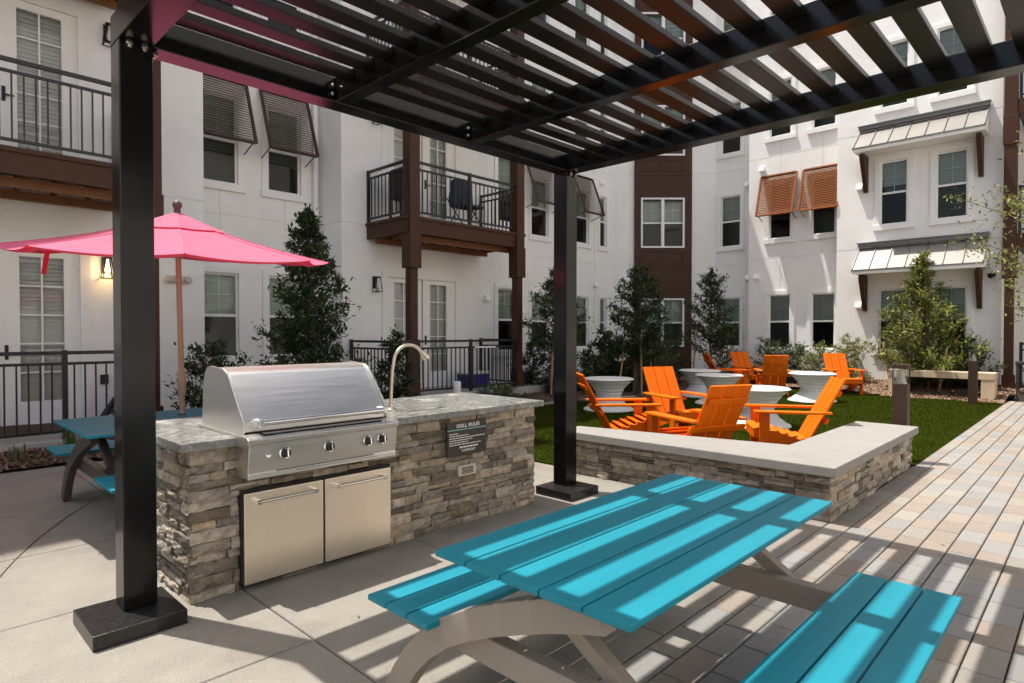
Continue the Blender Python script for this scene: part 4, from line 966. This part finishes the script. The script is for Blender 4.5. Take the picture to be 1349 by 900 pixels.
mb = MB(); r_ = random.Random(9)
for i in range(70):
    x_, y_ = (r_.uniform(.2, 5), r_.uniform(1.7, 8.3)) if i < 45 else (r_.uniform(3, 14), r_.uniform(-.5, 1.5))
    kk = r_.uniform(.6, 1.3); leaf(mb, Vector((x_, y_, .006)), r_.uniform(.02, .045), r_.uniform(.008, .016), Vector((r_.gauss(0, 1), r_.gauss(0, 1), .05)), Vector((0, 0, 1)), (.13 * kk, .08 * kk, .04 * kk))
mb.build('leaf_litter', M['chip'], recalc=False, kind='stuff')
# ------------------------------------------------------------------ odds and ends on the patios
def lump(name, label, cat, loc, parts):
    t = thing(name, label, cat, loc)
    for nm, mb, m, bv in parts: mb.build(nm, m, t, bevel=bv, smooth=40)
    return t
x, y, z = 8.75, 10.0, 3.71
b1 = MB(); b1.prism([(x - .27, z + .42), (x + .27, z + .42), (x + .3, z + .55), (x + .27, z + 1.0), (x - .22, z + 1.02), (x - .3, z + .6)], y - .1, y + .05, 'y')
b2 = MB(); b2.prism([(x - .27, y - .45), (x + .27, y - .45), (x + .25, y - .1), (x - .25, y - .1)], z + .4, z + .45)
b3 = []
for sx in (-1, 1):
    q = MB(); q.tube([(x + sx * .285, y - .42, z), (x + sx * .285, y + .1, z + .62)], .012, 6); b3.append(q); q = MB(); q.tube([(x + sx * .255, y + .1, z), (x + sx * .255, y - .4, z + .6)], .012, 6); b3.append(q)
lump('camp_chair', 'dark blue folding chair on the balcony over the middle patio', 'chair', (x, y, z), [('backrest', b1, M['navy'], .03), ('seat', b2, M['navy'], .01)] + [('frame', q, M['black2'], 0) for q in b3])
x, y = 7.45, 10.25
b1 = MB(); b1.box(x - .2, x + .2, y - .2, y + .2, z + .45, z + .95); b2 = MB()
for sx in (-1, 1):
    for sy in (-1, 1): b2.box(x + sx * .18 - .02, x + sx * .18 + .02, y + sy * .18 - .02, y + sy * .18 + .02, z, z + .449)
b3 = MB(); b3.prism([(x - .21, z + .951), (x + .21, z + .951), (x + .17, z + 1.06), (x - .17, z + 1.06)], y - .21, y + .21, 'y')
lump('smoker_grill', 'black covered cooker at the left end of the middle balcony', 'grill', (x, y, z), [('firebox', b1, M['black2'], .02), ('leg', b2, M['black2'], 0), ('lid', b3, M['black2'], .02)])
x, y, z = 9.2, 10.1, .28
b1 = MB(); b1.prism([(x - .3, y - .2), (x + .3, y - .2), (x + .3, y + .2), (x - .3, y + .2)], z, z + .3); b2 = MB(); b2.box(x - .31, x + .31, y - .21, y + .21, z + .301, z + .35)
lump('storage_box', 'blue plastic storage box with a white lid behind the middle patio fence', 'box', (x, y, z), [('box', b1, M['blue'], .02), ('lid', b2, M['white'], .01)])
mb = MB(); mb.lathe([(.07, .27), (.078, .29), (.078, .5), (.07, .52)], 8.05, 9.3, 20)
tag(mb.build('pipe_cap', M['trim'], smooth=40), 'short white capped pipe in front of the middle patio fence', 'pipe')
b1 = MB(); x, y, z = 2.42, 10.2, .17
for i in range(3):
    o = i * .1; b1.bar((x + .2 + o, y + .3, z), (x + .3 + o * .6, y + .55, z + .75), .025, .025); b1.bar((x - .18 + o, y + .1, z), (x + .28 + o * .6, y + .5, z + .75), .025, .025)
b2 = MB(); b2.bar((x - .1, y + .22, z + .12), (x + .32, y + .55, z + .62), .4, .02, up=(-.6, 0, .5))
lump('folded_chair', 'folded black chair leaning on the left patio wall', 'chair', (x, y, z), [('frame', b1, M['black2'], 0), ('sling', b2, M['black2'], 0)])
# utility cart at the right-hand edge
x, y, z = 17.3, 1.15, .0
b1 = MB(); b1.box(x - .25, x + .25, y - .28, y + .28, z + .8, z + .86); b4 = MB(); b4.box(x - .22, x + .22, y - .25, y + .25, z + .2, z + .23); b2 = []
for sx in (-1, 1):
    q = MB()
    for sy in (-1, 1): q.box(x + sx * .22 - .015, x + sx * .22 + .015, y + sy * .25 - .015, y + sy * .25 + .015, z + .1, z + .8)
    q.bar((x + sx * .22, y - .25, z + .25), (x + sx * .22, y + .25, z + .78), .02, .02); b2.append(q)
b3 = MB()
for sx in (-1, 1):
    for sy in (-1, 1): b3.lathe([(.045, -.012), (.05, -.006), (.05, .006), (.045, .012)], n=14, T=Matrix.Translation((x + sx * .22, y + sy * .25, z + .05)) @ Matrix.Rotation(pi / 2, 4, 'Y'))
lump('utility_cart', 'black wheeled cart at the right edge before the brown column', 'cart', (x, y, z), [('shelf', b1, M['black2'], .006), ('shelf', b4, M['black2'], .006), ('wheel', b3, M['black2'], 0)] + [('frame', q, M['black2'], 0) for q in b2])

# the block across the courtyard: sunlit, out of view, mirrored in the panes and the steel
OB = thing('apartment_building', 'white apartment block across the courtyard, seen only mirrored in the window panes', 'building', (6, -10.5, 0))
F0 = Face((0, -10.5), (-1, 0), (0, 1)); _B = B; B = OB
wo_ = [(a, a + 1.3, c, d) for a in range(-26, 12, 4) for c, d in ((1.0, 2.6), (4.25, 5.9), (7.25, 8.9), (10.25, 11.9))]
wall(F0, -30, 14, wo_, z1=16)
for a, b, c, d in wo_:
    mb = MB(); mb.box(a + .03, b - .03, -.12, -.1, c + .03, d - .03, F0.T); W_ = mb.build('window', M['bulb'], OB)
B = _B
